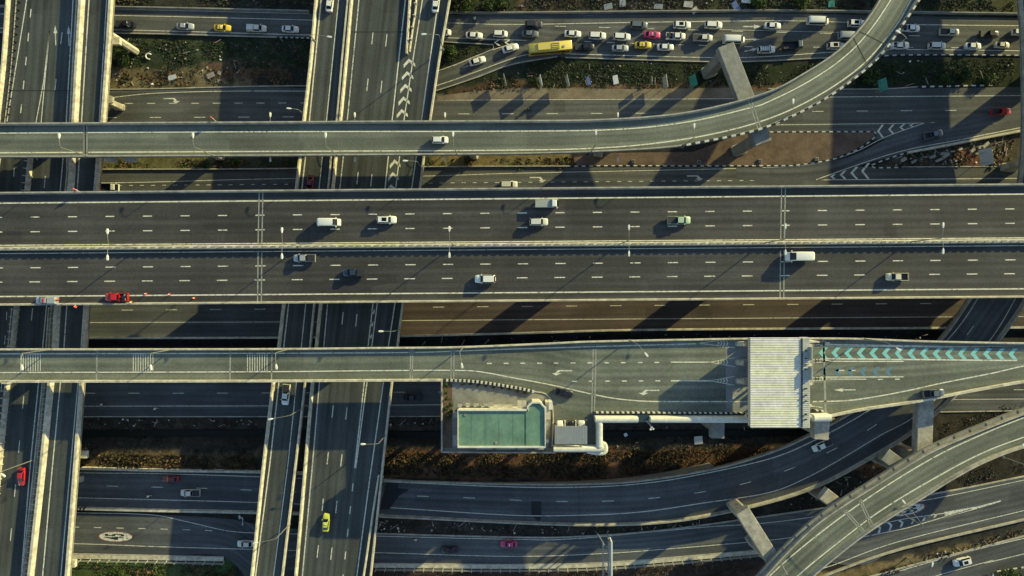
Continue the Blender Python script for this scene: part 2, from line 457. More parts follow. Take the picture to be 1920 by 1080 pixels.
def pier(root, x, y, z, rz, wx, wy, cap=None, caph=1.6, mat='concrete', name='pier'):
    mb = MB(); top = z - (caph if cap else 0)
    c, s = math.cos(rz), math.sin(rz)
    oct_ = lambda a, b, zz: [(x + (u*c - v*s), y + (u*s + v*c), zz) for u, v in
            ((-a, -b*0.7), (-a*0.8, -b), (a*0.8, -b), (a, -b*0.7), (a, b*0.7), (a*0.8, b), (-a*0.8, b), (-a, b*0.7))]
    mb.loft([oct_(wx/2*1.25, wy/2*1.1, -0.2), oct_(wx/2*1.25, wy/2*1.1, 0.5), oct_(wx/2, wy/2, 0.6), oct_(wx/2, wy/2, top)], mat)
    if cap:
        mb.loft([oct_(wx/2*1.05, wy/2*1.1, top - 0.01), oct_(cap[0]/2, cap[1]/2, top + caph*0.6), oct_(cap[0]/2, cap[1]/2, z)], mat)
    return mb.build(name, root)

# ------------------------------------------------------------------ ground
DARK = (0.030, 0.029, 0.024)
ZONES = [  # polygon in survey pixels, soil colour
    ([(200, -60), (600, -60), (600, 14), (200, 10)], (0.040, 0.040, 0.028)),
    ([(820, -60), (1000, -60), (1000, 30), (820, 30)], (0.035, 0.042, 0.020)),
    ([(1000, -60), (1330, -60), (1330, 28), (960, 28)], (0.085, 0.058, 0.036)),
    ([(1330, -60), (1960, -60), (1960, 30), (1330, 30)], (0.055, 0.058, 0.030)),
    ([(200, 62), (600, 62), (600, 128), (200, 128)], (0.040, 0.050, 0.028)),
    ([(200, 126), (500, 126), (470, 170), (200, 172)], (0.125, 0.100, 0.055)),
    ([(380, 112), (520, 112), (560, 150), (400, 140)], (0.100, 0.066, 0.042)),
    ([(820, 76), (940, 78), (820, 132)], (0.035, 0.040, 0.020)),
    ([(820, 165), (1040, 106), (1440, 114), (1960, 104), (1960, 162), (1440, 168), (820, 192)], (0.026, 0.032, 0.016)),
    ([(820, 178), (960, 140), (1020, 175), (820, 190)], (0.085, 0.056, 0.036)),
    ([(960, 158), (1480, 158), (1480, 176), (960, 180)], (0.130, 0.080, 0.045)),
    ([(195, 286), (400, 286), (400, 320), (195, 320)], (0.110, 0.100, 0.045)),
    ([(400, 286), (960, 286), (960, 320), (400, 320)], (0.045, 0.050, 0.028)),
    ([(800, 284), (1075, 284), (1075, 316), (800, 316)], (0.150, 0.115, 0.050)),
    ([(1630, 316), (1700, 284), (1960, 240), (1960, 320)], (0.070, 0.058, 0.040)),
    ([(1790, 285), (1860, 280), (1860, 312), (1790, 312)], (0.150, 0.062, 0.036)),
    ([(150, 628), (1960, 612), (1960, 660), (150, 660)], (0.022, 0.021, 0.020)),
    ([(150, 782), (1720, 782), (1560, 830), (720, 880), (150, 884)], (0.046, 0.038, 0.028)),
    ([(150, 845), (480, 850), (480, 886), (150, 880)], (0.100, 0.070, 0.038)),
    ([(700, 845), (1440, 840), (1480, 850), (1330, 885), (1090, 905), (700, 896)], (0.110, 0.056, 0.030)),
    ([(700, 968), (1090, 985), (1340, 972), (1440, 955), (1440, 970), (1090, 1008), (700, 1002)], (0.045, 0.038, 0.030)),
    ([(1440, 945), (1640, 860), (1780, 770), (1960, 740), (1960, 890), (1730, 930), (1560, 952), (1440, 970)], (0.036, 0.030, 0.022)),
    ([(1600, 872), (1680, 850), (1680, 890), (1620, 900)], (0.120, 0.060, 0.030)),
    ([(120, 1045), (440, 1050), (440, 1140), (120, 1140)], (0.060, 0.085, 0.030)),
    ([(700, 1062), (1500, 1052), (1420, 1140), (700, 1140)], (0.060, 0.038, 0.028)),
    ([(1440, 1100), (1640, 1050), (1960, 975), (1960, 1000), (1640, 1078), (1560, 1140)], (0.048, 0.042, 0.034)),
    ([(1480, 1090), (1720, 1042), (1860, 1008), (1860, 1018), (1720, 1056), (1500, 1110)], (0.170, 0.125, 0.060)),
]
def inpoly(x, y, poly):
    r = False; j = len(poly) - 1
    for i in range(len(poly)):
        xi, yi = poly[i]; xj, yj = poly[j]
        if (yi > y) != (yj > y) and x < (xj - xi)*(y - yi)/(yj - yi) + xi: r = not r
        j = i
    return r
ZB = [(min(p[0] for p in z[0]), max(p[0] for p in z[0]), min(p[1] for p in z[0]), max(p[1] for p in z[0])) for z in ZONES]
DITCH = [([(-400, 640), (700, 640), (1400, 628), (1960, 628)], 12, 1.3), ([(100, 815), (520, 814), (900, 818), (1500, 812), (1640, 790)], 16, 1.5),
         ([(200, 66), (600, 76)], 7, 0.5)]
def ditch_depth(px, py):
    z = 0
    for pts, w, dp in DITCH:
        for a, b in zip(pts, pts[1:]):
            if a[0] <= px <= b[0]:
                yc = a[1] + (b[1]-a[1])*(px-a[0])/(b[0]-a[0]); k = abs(py - yc)/w
                if k < 1: z = min(z, -dp*(1 - k*k)**1)
    return z
def build_ground():
    xs = [-3000, -900, -420, -260] + [-185 + i*0.95 for i in range(390)] + [260, 420, 900, 3000]
    ys = [-3000, -900, -350, -180] + [-112 + i*0.95 for i in range(236)] + [180, 350, 900, 3000]
    vs, fs, cols = [], [], []
    for y in ys:
        for x in xs:
            px, py = 960 + x*6.9, 540 - y*6.9
            z = -0.06
            if abs(x) < 190 and abs(y) < 118:
                z += -0.10*abs(noise.noise(Vector((x*0.35, y*0.35, 0)))) + ditch_depth(px, py)
            vs.append((x, y, z))
            j1 = noise.noise(Vector((x*0.22, y*0.22, 3)))*16 + noise.noise(Vector((x*0.9, y*0.9, 5)))*7
            j2 = noise.noise(Vector((x*0.22, y*0.22, 9)))*9 + noise.noise(Vector((x*0.9, y*0.9, 7)))*4
            c = DARK
            for (poly, col), bb in zip(ZONES, ZB):
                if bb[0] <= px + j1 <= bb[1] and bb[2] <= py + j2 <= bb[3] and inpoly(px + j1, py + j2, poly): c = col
            cols += [c[0], c[1], c[2], 1.0]
    nx = len(xs)
    for j in range(len(ys) - 1):
        for i in range(nx - 1):
            a = j*nx + i; fs.append((a, a+1, a+nx+1, a+nx))
    me = bpy.data.meshes.new('ground'); me.from_pydata(vs, [], fs); me.materials.append(MATS['earth'])
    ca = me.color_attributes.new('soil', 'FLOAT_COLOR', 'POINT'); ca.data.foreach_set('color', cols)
    me.polygons.foreach_set('use_smooth', [True]*len(fs)); me.update()
    o = bpy.data.objects.new('ground', me); COL.objects.link(o); tag(o, kind='structure')
build_ground()

# ------------------------------------------------------------------ ground roads
GZ = 0.05
def road(rows, mat, lvl=0, ext=(400, 400), h=0, n=6):
    rr = edge_rows(rows, n, ext); mb = MB(); surface(mb, rr, h, mat, GZ + 0.012*lvl)
    mb.z = GZ + 0.012*lvl + 0.006; return mb
def close(mb, name='road'): return tag(mb.build(name), kind='structure')
def gl(mb, pts, w=0.16, dash=None, mat='paint_white', h=0, smooth=True): strip(mb, pts, h, w, mat, mb.z, dash, smooth)

# jam road (two sheets: the road runs on under the crossing decks)
JAM = [(-240, 10, -240, 60), (200, 17, 200, 62), (580, 26, 580, 72), (830, 28, 830, 77), (960, 28, 960, 80), (1060, 27, 1060, 108),
       (1333, 26, 1333, 116), (1440, 25, 1440, 114), (1560, 27, 1560, 108), (1650, 29, 1650, 105), (1920, 34, 1920, 104)]
jam = road(JAM, 'asphalt_ground')
gl(jam, [(-200, 24), (215, 29), (480, 35), (590, 38), (840, 43), (960, 46), (1200, 42), (1440, 39), (1560, 41), (1700, 46), (2100, 50)])
gl(jam, [(-200, 50), (215, 56), (480, 63), (590, 66), (840, 71), (960, 75), (1070, 78)])
gl(jam, [(1060, 101), (1333, 108), (1440, 106), (1560, 98), (1700, 93), (2100, 98)], 0.18)
gl(jam, [(1040, 49), (1440, 60), (1750, 68)], 0.14, (0, 83, 21))
gl(jam, [(1330, 55), (1620, 62)], 0.10)
gl(jam, [(1095, 78), (1240, 83), (1440, 88), (1700, 89), (2100, 92)], 0.15, (0, 43, 15))
arrow(jam, 1410, 50, 34, 8, 0, 0, 'paint_worn'); arrow(jam, 1410, 74, 28, 6, 0, 0, 'paint_worn')
arrow(jam, 1408, 94, 26, 7, 12, 0, 'paint_worn')
for x in (935, 955): chevron(jam, x - 9, 80, 6, 9, 4, 180, 0)
close(jam)
slip = road([(700, 178, 700, 205), (825, 134, 825, 168), (900, 104, 900, 143), (965, 80, 960, 121), (1040, 70, 1045, 106)], 'asphalt_ground', 1, (200, 0))
gl(slip, [(700, 170), (830, 130), (900, 102), (965, 80)]); gl(slip, [(700, 196), (830, 157), (900, 132), (985, 103), (1055, 101)])
gl(slip, [(868, 127), (884, 121)], 0.15)
close(slip)
# second road
R2 = [(-240, 166, -240, 262), (200, 168, 200, 262), (480, 162, 480, 262), (830, 176, 830, 262), (1100, 176, 1100, 262), (1440, 170, 1440, 262),
      (1640, 167, 1640, 262), (1920, 163, 1920, 250)]
r2 = road(R2, 'asphalt_ground')
gl(r2, [(200, 184), (290, 175), (430, 171), (600, 171)]); gl(r2, [(235, 194), (600, 193)], 0.16, (0, 41, 15)); gl(r2, [(-200, 222), (120, 221), (600, 219)], 0.16, (66, 83, 21))
gl(r2, [(820, 188), (1370, 185), (1560, 182), (2100, 178)]); gl(r2, [(776, 214), (1275, 212), (1530, 209), (1790, 207), (2100, 205)], 0.16, (0, 83, 21))
gl(r2, [(1380, 235), (1730, 231)], 0.14); gl(r2, [(1746, 230), (2000, 228)], 0.14, (0, 20.5, 7))
turn_arrow(r2, 322, 185, 30, 0, 0, -1)
for k, x in enumerate((1652, 1673, 1694, 1712)):
    hh = 12 - k*3; chevron(r2, x - 8, 246 - k*3.6, hh, 9 - k, 4, 180, 0)
close(r2)
# third road and the slip that joins it from the right
R3 = [(-240, 318, -240, 372), (200, 318, 200, 372), (700, 316, 700, 374), (1000, 313, 1000, 374), (1440, 313, 1440, 374), (1920, 313, 1920, 374)]
r3 = road(R3, 'asphalt_ground')
gl(r3, [(-200, 345), (200, 343), (480, 336), (800, 330), (960, 325), (1200, 320), (1470, 314)]); gl(r3, [(-200, 349), (205, 348), (960, 342), (1440, 338)], 0.16, (5, 20.8, 7.5))
gl(r3, [(1447, 338), (1700, 336), (2100, 333)], 0.18)
turn_arrow(r3, 1008, 333, 30, 0, 0, -1); turn_arrow(r3, 1303, 330, 30, 0, 0, -1)
for k, x in enumerate((1628, 1606, 1584, 1564)):
    hh = 15 - k*3.6; chevron(r3, x - 14 + k*2, 321 + k*3.4, hh, 12 - k*2, 5, 180, 0)
close(r3)
s3 = road([(1380, 312, 1380, 336), (1480, 311, 1480, 341), (1560, 302, 1560, 334), (1610, 287, 1620, 308), (1660, 262, 1700, 288), (1730, 234, 1800, 268), (1920, 205, 1920, 246)], 'asphalt_lower', 1, (0, 200))
gl(s3, [(1430, 314), (1500, 311), (1560, 300), (1610, 282), (1660, 257), (1732, 231)]); gl(s3, [(1530, 337), (1620, 305), (1700, 281), (1800, 262), (1920, 238), (2050, 214)], 0.18)
close(s3)
# road south of the main deck, and the one below the toll deck
R4 = [(600, 540, 600, 632), (755, 540, 755, 630), (1000, 540, 1000, 624), (1240, 535, 1240, 618), (1920, 530, 1920, 614)]
r4b = road([(-240, 540, -240, 633), (300, 540, 300, 633), (600, 540, 600, 632)], 'asphalt_lower', 0, (400, 0))  # left stretch in bluish asphalt, shade put into its colour
gl(r4b, [(-340, 583), (200, 581.5), (590, 579)], 0.16, (70, 83, 21)); gl(r4b, [(-300, 606), (598, 603.5)]); close(r4b)
r4 = road(R4, 'asphalt_brown', 0, (0, 400))
gl(r4, [(605, 579), (800, 576), (1440, 571), (2100, 567)], 0.16, (41, 83, 21)); gl(r4, [(602, 603.5), (760, 601), (1190, 598), (1800, 594), (2100, 593)])
close(r4)
R5 = [(-240, 706, -240, 781), (500, 706, 500, 781), (900, 706, 900, 780), (1500, 700, 1500, 776), (1920, 696, 1920, 770)]
r5 = road(R5, 'asphalt_lower')
gl(r5, [(-320, 737), (420, 737), (800, 735), (2100, 730)], 0.16, (63, 83, 21)); gl(r5, [(-300, 762), (480, 761), (800, 759), (1780, 749), (2100, 748)])
close(r5)
# lower left road with the painted 45, running on to the right as the road with the painted 60
R7 = [(-240, 956, -240, 1036), (140, 962, 140, 1040), (300, 965, 300, 1042), (420, 972, 425, 1046), (500, 985, 500, 1120), (620, 998, 620, 1064), (705, 1000, 705, 1055),
      (960, 1007, 960, 1059), (1080, 1006, 1122, 1057), (1240, 994, 1294, 1044), (1440, 967, 1440, 1030), (1560, 950, 1600, 1060),
      (1753, 925, 1700, 1026), (1920, 893, 1920, 974)]
r7 = road(R7, 'asphalt_lower')
gl(r7, [(-200, 955), (135, 961), (281, 965), (350, 978), (433, 996), (520, 1000), (705, 1005), (960, 1011), (1076, 1010), (1312, 989), (1440, 980), (1560, 964), (1728, 939), (1920, 900), (2050, 872)])
gl(r7, [(-70, 984), (135, 988), (348, 993), (440, 997)], 0.17, (-3, 41.6, 14))
gl(r7, [(-200, 1014), (130, 1019), (300, 1025), (480, 1030), (705, 1036), (960, 1043), (1125, 1038), (1241, 1030), (1440, 1013), (1510, 1003)], 0.17)
gl(r7, [(1500, 1078), (1563, 1059), (1686, 1015), (1920, 957), (2050, 926)], 0.18)
gl(r7, [(1612, 1008), (1700, 990), (1771, 969), (1822, 954)], 0.18, smooth=False); gl(r7, [(1650, 982), (1700, 972), (1771, 962)], 0.16, smooth=False)
mark(r7, [(1770, 960), (1830, 950), (1876, 938), (1876, 940.5), (1830, 954.5), (1772, 970)], 0, 'paint_worn', r7.z)
for k in range(6):
    t = k/6; x = 1652 + 21*k; y = 989 - 4.8*k
    chevron(r7, x, y, 9.5*(1 - t*0.75), 5.5, 4.5, 15, 0, 'paint_worn')
turn_arrow(r7, 455, 975, 20, 0, 90, 1, 'paint_worn')
def ellipse(cx, cy, a, b, ang, n=40):
    c, s = math.cos(R(ang)), math.sin(R(ang))
    return [(cx + a*math.cos(t)*c + b*math.sin(t)*s, cy - a*math.cos(t)*s + b*math.sin(t)*c) for t in (2*math.pi*k/n for k in range(n))]
road7 = close(r7)
def speed_marking(cx, cy, ang, text, pscale=1.0):
    mb = MB(); mb.z = 0
    mark(mb, ellipse(cx, cy, 33.5*pscale, 10.6*pscale, ang), 0, 'paint_red', GZ + 0.008)
    mark(mb, ellipse(cx, cy, 31*pscale, 9*pscale, ang), 0, 'paint_worn', GZ + 0.014)
    o = mb.build('speed_marking', road7)
    cu = bpy.data.curves.new('digits', 'FONT'); cu.body = text; cu.align_x = 'CENTER'; cu.align_y = 'CENTER'; cu.size = 1; cu.offset = 0.02
    t = bpy.data.objects.new('digits', cu); COL.objects.link(t)
    bpy.context.view_layer.update()
    me = bpy.data.meshes.new_from_object(t.evaluated_get(bpy.context.evaluated_depsgraph_get()))
    bpy.data.objects.remove(t); me.materials.clear(); me.materials.append(MATS['marking_black'])
    p = P(cx, cy, 0)
    M = Matrix.Translation((p.x, p.y, GZ + 0.022)) @ Matrix.Rotation(R(90 + ang), 4, 'Z') @ Matrix.Diagonal((1.75, 7.2, 1, 1))
    me.transform(M)
    q = bpy.data.objects.new('digits', me); COL.objects.link(q); q.parent = o
speed_marking(217, 1006, -1, '45'); speed_marking(1703, 956, 14, '60', 1.0)
# bottom right road
r8 = road([(1480, 1128, 1560, 1230), (1650, 1077, 1700, 1170), (1800, 1037, 1850, 1110), (1920, 1006, 1960, 1075)], 'asphalt_lower', 2, (300, 300))
gl(r8, [(1500, 1128), (1640, 1084), (1800, 1038), (1920, 1009), (2050, 980)], 0.18); gl(r8, [(1846, 1056), (1920, 1038), (2000, 1018)], 0.18); gl(r8, [(1700, 1100), (1760, 1078), (1862, 1050)], 0.16)
close(r8)
# sandy verges and the pavement behind the kerb
for k, (rows, mt) in enumerate([
        ([(820, 180, 820, 188), (960, 166, 960, 186), (1200, 167, 1200, 185), (1400, 164, 1400, 184)], 'verge_sand'),
        ([(700, 1056, 700, 1064), (960, 1058, 960, 1066), (1122, 1055, 1122, 1063), (1294, 1042, 1294, 1050), (1440, 1029, 1440, 1037)], 'concrete_pale'),
        ([(-100, 1034, -100, 1043), (130, 1038, 130, 1047), (420, 1044, 420, 1052)], 'concrete_pale')]):
    mb = MB(); surface(mb, catmull(rows, 4), 0, mt, GZ + 0.03 + 0.004*k if k == 0 else 0.17); o = mb.build('verge' if k == 0 else 'pavement'); tag(o, kind='structure')

# kerbs: real steps, plain or in black and white blocks
def kerb(pts, w=0.28, hgt=0.14, mat='concrete', bw=None, z0=-0.08, n=6, smooth=True, name='kerb'):
    mb = MB(); W = resample(wpts(pts, 0, n, smooth), bw) if bw else densify(wpts(pts, 0, n, smooth), 4.0)
    sec = [(-w/2, z0), (-w/2, hgt + 0.03), (-w/2 + 0.04, hgt + 0.05), (w/2 - 0.04, hgt + 0.05), (w/2, hgt + 0.03), (w/2, z0)]
    if not bw: sweep(mb, W, 1, sec, mat)
    else:
        for i in range(len(W) - 1):
            sweep(mb, [W[i], W[i+1]], 1, sec, 'kerb_white' if i % 2 else 'kerb_black')
    return tag(mb.build(name), kind='structure')
kerb([(-200, 10), (200, 17), (580, 26)]); kerb([(-200, 60), (200, 62), (520, 70)]); kerb([(520, 70), (590, 72)], bw=0.7)
kerb([(1060, 108), (1333, 116), (1440, 114), (1560, 108), (1640, 106)]); kerb([(1650, 105), (1720, 103), (1900, 104), (2000, 106)], bw=1.1)
kerb([(700, 205), (825, 168), (900, 143), (960, 121), (1045, 106)]); kerb([(850, 124), (900, 103), (925, 92), (925, 84), (820, 78)], smooth=False)
kerb([(-200, 166), (200, 168), (480, 162), (600, 161)]); kerb([(1720, 163), (1765, 162), (1860, 160)], w=0.4, bw=1.1); kerb([(1440, 167), (1640, 167), (1720, 163)])
kerb([(-200, 318), (200, 318), (480, 317), (800, 313), (1070, 312)], hgt=0.5); kerb([(1070, 312), (1150, 311), (1450, 311), (1500, 309), (1560, 299), (1600, 284), (1630, 266), (1643, 252), (1638, 247)], w=0.34, bw=1.0)
kerb([(1380, 250), (1440, 248), (1638, 247)], w=0.34, bw=1.0)
kerb([(1700, 286), (1650, 303), (1631, 311), (1640, 315), (1690, 314)], w=0.34, bw=1.0, smooth=False); kerb([(1690, 313), (2050, 312)])
kerb([(-200, 634), (500, 633), (755, 630), (1000, 624), (1240, 618), (1920, 614), (2050, 613)], w=0.55, hgt=0.3, mat='concrete_pale')
kerb([(-200, 781), (500, 781), (900, 780), (1500, 776), (1920, 770), (2100, 768)])
kerb([(700, 1000), (960, 1007), (1080, 1006), (1240, 994), (1440, 967), (1560, 950), (1753, 925), (1920, 893), (2050, 868)], w=0.4)
kerb([(700, 1056), (960, 1058), (1122, 1055), (1294, 1042), (1440, 1029)]); kerb([(-100, 1034), (130, 1038), (420, 1044)])
kerb([(1500, 1100), (1549, 1077), (1686, 1029), (1920, 973), (2050, 942)], w=0.5, hgt=0.5)
kerb([(1480, 1126), (1650, 1076), (1800, 1036), (1920, 1005), (2050, 972)], w=0.4); kerb([(1858, 1090), (1862, 1076), (1875, 1070), (1960, 1058)], w=0.4, bw=1.1)

def wall(pts, hgt, w, mat, label, cat='wall', h=0, group=None, name='wall', bw0=None):
    mb = MB(); W = densify(wpts(pts, h, 6), 3.0)
    sec = [(-w/2 - 0.12, -0.1), (-w/2 - 0.12, 0.12), (-w/2, 0.3), (-w/2, hgt), (w/2, hgt), (w/2, 0.3), (w/2 + 0.12, 0.12), (w/2 + 0.12, -0.1)]
    sweep(mb, W, 1, sec, mat)
    if bw0:
        for k in range(4):
            a, b = W[0].lerp(W[1], k/4), W[0].lerp(W[1], (k+0.5)/4)
            sweep(mb, [a, b], 1, [(-w/2 - 0.13, 0.13), (-w/2 - 0.01, 0.31), (-w/2 - 0.01, hgt + 0.01), (w/2 + 0.01, hgt + 0.01), (w/2 + 0.13, 0.13)], 'kerb_black')
    return tag(mb.build(name), label, cat, group)
wall([(-200, 874), (140, 877), (300, 881), (490, 884), (720, 893)], 1.0, 0.5, 'concrete_pale', 'long pale retaining wall above the dark road, left below the dry grass')
wall([(140, 952), (300, 956), (490, 960), (720, 966)], 0.9, 0.55, 'concrete_pale', 'low divider wall with a striped left end between the two lower left roads', bw0=True)
wall([(1700, 287), (1800, 268), (1860, 256), (1960, 237), (2060, 217)], 0.9, 0.5, 'concrete_pale', 'pale concrete barrier along the slip road beside the rubble')
wall([(-100, 12), (200, 14), (580, 22)], 0.8, 0.3, 'concrete_grey', 'grey boundary wall above the upper left road'); wall([(835, 24), (960, 25), (1440, 21), (1700, 24), (1990, 28)], 0.8, 0.3, 'concrete_grey', 'grey boundary wall along the far side of the crowded road')
isl = MB(); ip = [(1120, 287), (1300, 285), (1360, 262), (1400, 250), (1440, 249), (1637, 248), (1641, 252), (1628, 265), (1598, 283), (1558, 298), (1500, 308), (1450, 310), (1150, 310), (1080, 311), (1075, 296)]
rough_mat('island_soil', (0.175, 0.115, 0.078), 0.42, 0.22, grain=1.6, bmp=0.6)
pp = [P(x, y, 0) for x, y in ip]
if sum(a.x*b.y - b.x*a.y for a, b in zip(pp, pp[1:] + pp[:1])) < 0: pp.reverse()
isl.prism([(p.x, p.y) for p in pp], -0.1, 0.13, 'island_soil'); tag(isl.build('traffic_island'), kind='structure')

# ------------------------------------------------------------------ crossing decks (north-south)
def NSr(ys, ls, rs): return [(l, y, r, y) for y, l, r in zip(ys, ls, rs)]
YS = [0, 115, 228, 293, 355, 572, 651, 717, 870, 1080]
A_l = [16, 8, -4, -8, -12, -24, -30, -34, -44, -58]
A_r = [150, 143, 137, 132, 129, 103, 98, 90, 75, 51]
B_l = [152, 145, 139, 134, 131, 107, 102, 94, 79, 56]
B_r = [213, 206, 198, 192, 186, 168, 163, 158, 147, 131]
C_l = [592, 582, 569, 562, 555, 531, 522, 512, 494, 472]
C_r = [655, 644, 634, 624, 618, 592, 584, 575, 557, 532]
D_l = [658, 648, 637, 629, 623, 600, 592, 585, 572, 554]
D_r = [845, 825, 808, 797, 789, 757, 747, 737, 720, 697]
rootA, mA, _ = flyover('flyover', NSr(YS, A_l, A_r), H_NS, 'asphalt_cross', 'widest grey crossing deck at the far left with merging lanes and upward arrows', pmat=('concrete_pale', 'concrete_pale'), pw=0.6)
rootB, mB, _ = flyover('flyover', NSr(YS, B_l, B_r), H_SIDE, 'asphalt_cross', 'narrow single lane crossing deck second from the left edge', pmat=('concrete_pale', 'concrete_pale'), pw=1.1)
rootC, mC, _ = flyover('flyover', NSr(YS, C_l, C_r), H_NS, 'asphalt_cross', 'narrow crossing deck carrying the white pickup, left of the wide chevron deck', pmat=('concrete_pale', 'concrete_pale'), pw=0.6)
rootD, mD, _ = flyover('flyover', NSr(YS, D_l, D_r), H_NS, 'asphalt_cross', 'wide crossing deck with white chevrons and a lime taxi', pmat=('concrete_pale', 'concrete_pale'), pw=0.6)
h = H_NS
L = lambda mb, pts, w=0.2, dash=None, mat='paint_white', hh=None, smooth=False: strip(mb, pts, h if hh is None else hh, w, mat, 0.014, dash, smooth)
# deck A markings
L(mA, [(57, -80), (50, 0), (13, 230), (-20, 420)], 0.25); L(mA, [(60, 0), (53, 70), (40, 202), (35, 240)], 0.25, (17, 45, 16)); L(mA, [(27, 310), (12, 600), (0, 760)], 0.2, (5, 45, 16))
L(mA, [(93, 58), (82, 153), (67, 232), (61, 300)], 0.22); L(mA, [(93, 58), (84, 153), (77, 232), (69, 300)], 0.22)
L(mA, [(137, 0), (124, 232), (113, 356), (87, 577), (80, 651), (72, 721), (57, 870), (40, 1080), (34, 1160)], 0.25)
L(mA, [(118, 50), (105, 150), (90, 300)], 0.2, (11, 88, 22)); L(mA, [(86, 320), (60, 590), (43, 760), (18, 1030)], 0.2, (10, 83, 23))
L(mA, [(22, 577), (8, 721)], 0.2)
arrow(mA, 104, 66, 38, 7, 92, h, 'paint_worn'); arrow(mA, 129, 67, 38, 7, 92, h, 'paint_worn')
# deck B
L(mB, [(175, -100), (167, 0), (153, 228), (145, 356), (125, 577), (120, 651), (113, 721), (96, 900), (80, 1080), (74, 1160)], 0.28, None, 'paint_white', H_SIDE)
L(mB, [(207, -100), (200, 0), (186, 228), (176, 356), (157, 577), (152, 651), (146, 721), (130, 900), (114, 1080), (108, 1160)], 0.22, None, 'paint_white', H_SIDE)
# deck C
L(mC, [(610, -100), (602, 0), (580, 228), (566, 356), (541, 572), (532, 651), (523, 717), (506, 870), (480, 1073), (470, 1160)], 0.3)
L(mC, [(645, -100), (635, 0), (612, 228), (598, 356), (573, 572), (565, 651), (556, 717), (540, 870), (513, 1080), (502, 1160)], 0.22)
# deck D
L(mD, [(683, -100), (673, 0), (651, 228), (637, 356), (614, 572), (607, 651), (599, 717), (586, 870), (567, 1080), (560, 1160)], 0.28, None, 'paint_worn')
for (x0, y0), (x1, y1) in (((692, 72), (621, 776)), ((718, 76), (647, 777))):
    k = (x1-x0)/(y1-y0); L(mD, [(x0 + k*(-176-y0+0), -104), (x0 + k*(1180-y0), 1180)], 0.22, (88 - 11 + (y0 - 72) - 0 - 0, 88, 23))
L(mD, [(768, -100), (760, 0), (735, 228), (722, 353), (699, 572), (690, 651), (683, 717), (665, 878)], 0.28)
L(mD, [(799, -100), (792, 0), (772, 127), (757, 228), (742, 353), (707, 572), (697, 651), (685, 740), (667, 878)], 0.26)
L(mD, [(662, 906), (640, 1110)], 0.24, (0, 43, 15))
L(mD, [(830, -100), (822, 0), (790, 228), (772, 353), (740, 572), (728, 651), (719, 717), (693, 900), (669, 1080), (660, 1160)], 0.26)
for k in range(11):
    y = 118 + 23.6*k; t = (y-113)/240; chevron(mD, 767 - 34*t, y - 8, 10.8 - 1.0*t, 10, 6.5, 96, h)
for k in range(6):
    y = 590 + 23*k; t = (y-572)/145; chevron(mD, 702 - 14*t, y, 3.2 - 0.3*k, 6, 5, 276, h)
chevron(mD, 731, 350, 8, 9, 6, 96, h)
for m in (mA, mB, mC, mD): pass
# tyre-dark joints on the decks
for mb, pts in ((mA, [(-2, 170), (140, 170)]), (mD, [(760, 60), (655, 60)])):
    L(mb, pts, 0.25, None, 'joint_dark')
for mb, root in ((mA, rootA), (mB, rootB), (mC, rootC), (mD, rootD)): mb.build('deck', root)
# inner barriers of the decks
def barrier(root, pts, h, w, hgt, mat, name='barrier', rungs=None, n=6):
    mb = MB(); W = wpts(pts, h, n)
    sweep(mb, W, 1, [(-w/2, 0.0), (-w/2*0.9, 0.35), (-w/2*0.55, hgt), (w/2*0.55, hgt), (w/2*0.9, 0.35), (w/2, 0.0)], mat)
    if rungs:
        for p, q in zip(resample(W, rungs)[:-1], resample(W, rungs)[1:]):
            a = math.atan2(q.y-p.y, q.x-p.x); mb.box((p.x, p.y, p.z), (0.18, w*1.5, hgt + 0.55), mat, a)
    return mb.build(name, root)
barrier(rootA, [(62, 262), (56, 330), (53, 360), (33, 577), (25, 652), (16, 721), (2, 860), (-20, 1080), (-28, 1160)], H_NS, 1.0, 0.95, 'concrete_pale', rungs=1.9)
barrier(rootD, [(775, -100), (769, 0), (763, 102)], H_NS, 0.75, 1.0, 'concrete_pale'); barrier(rootD, [(784, -80), (780, 10), (774, 55), (768, 98)], H_NS, 0.45, 0.7, 'concrete_pale', rungs=3.2)
barrier(rootD, [(711, 890), (700, 960), (690, 1030), (681, 1090), (672, 1160)], H_NS, 0.6, 0.95, 'concrete_pale')
# glare-screen lattice on the joint between the two left decks, south part
lat = MB()
for p, q in (lambda D: zip(D[:-1], D[1:]))(resample(wpts([(103, 577), (98, 651), (91, 721), (76, 870), (53, 1080), (45, 1160)], H_NS), 1.35)):
    a = math.atan2(q.y-p.y, q.x-p.x); lat.box((p.x, p.y, p.z + 0.95), (0.12, 1.5, 0.35), 'concrete_pale', a)
sweep(lat, wpts([(104, 577), (99, 651), (92, 721), (77, 870), (54, 1080), (46, 1160)], H_NS), 1, [(-0.9, 0.7), (-0.9, 1.35), (-0.7, 1.35), (-0.7, 0.7)], 'concrete_pale')
lat.build('glare_screen', rootA)
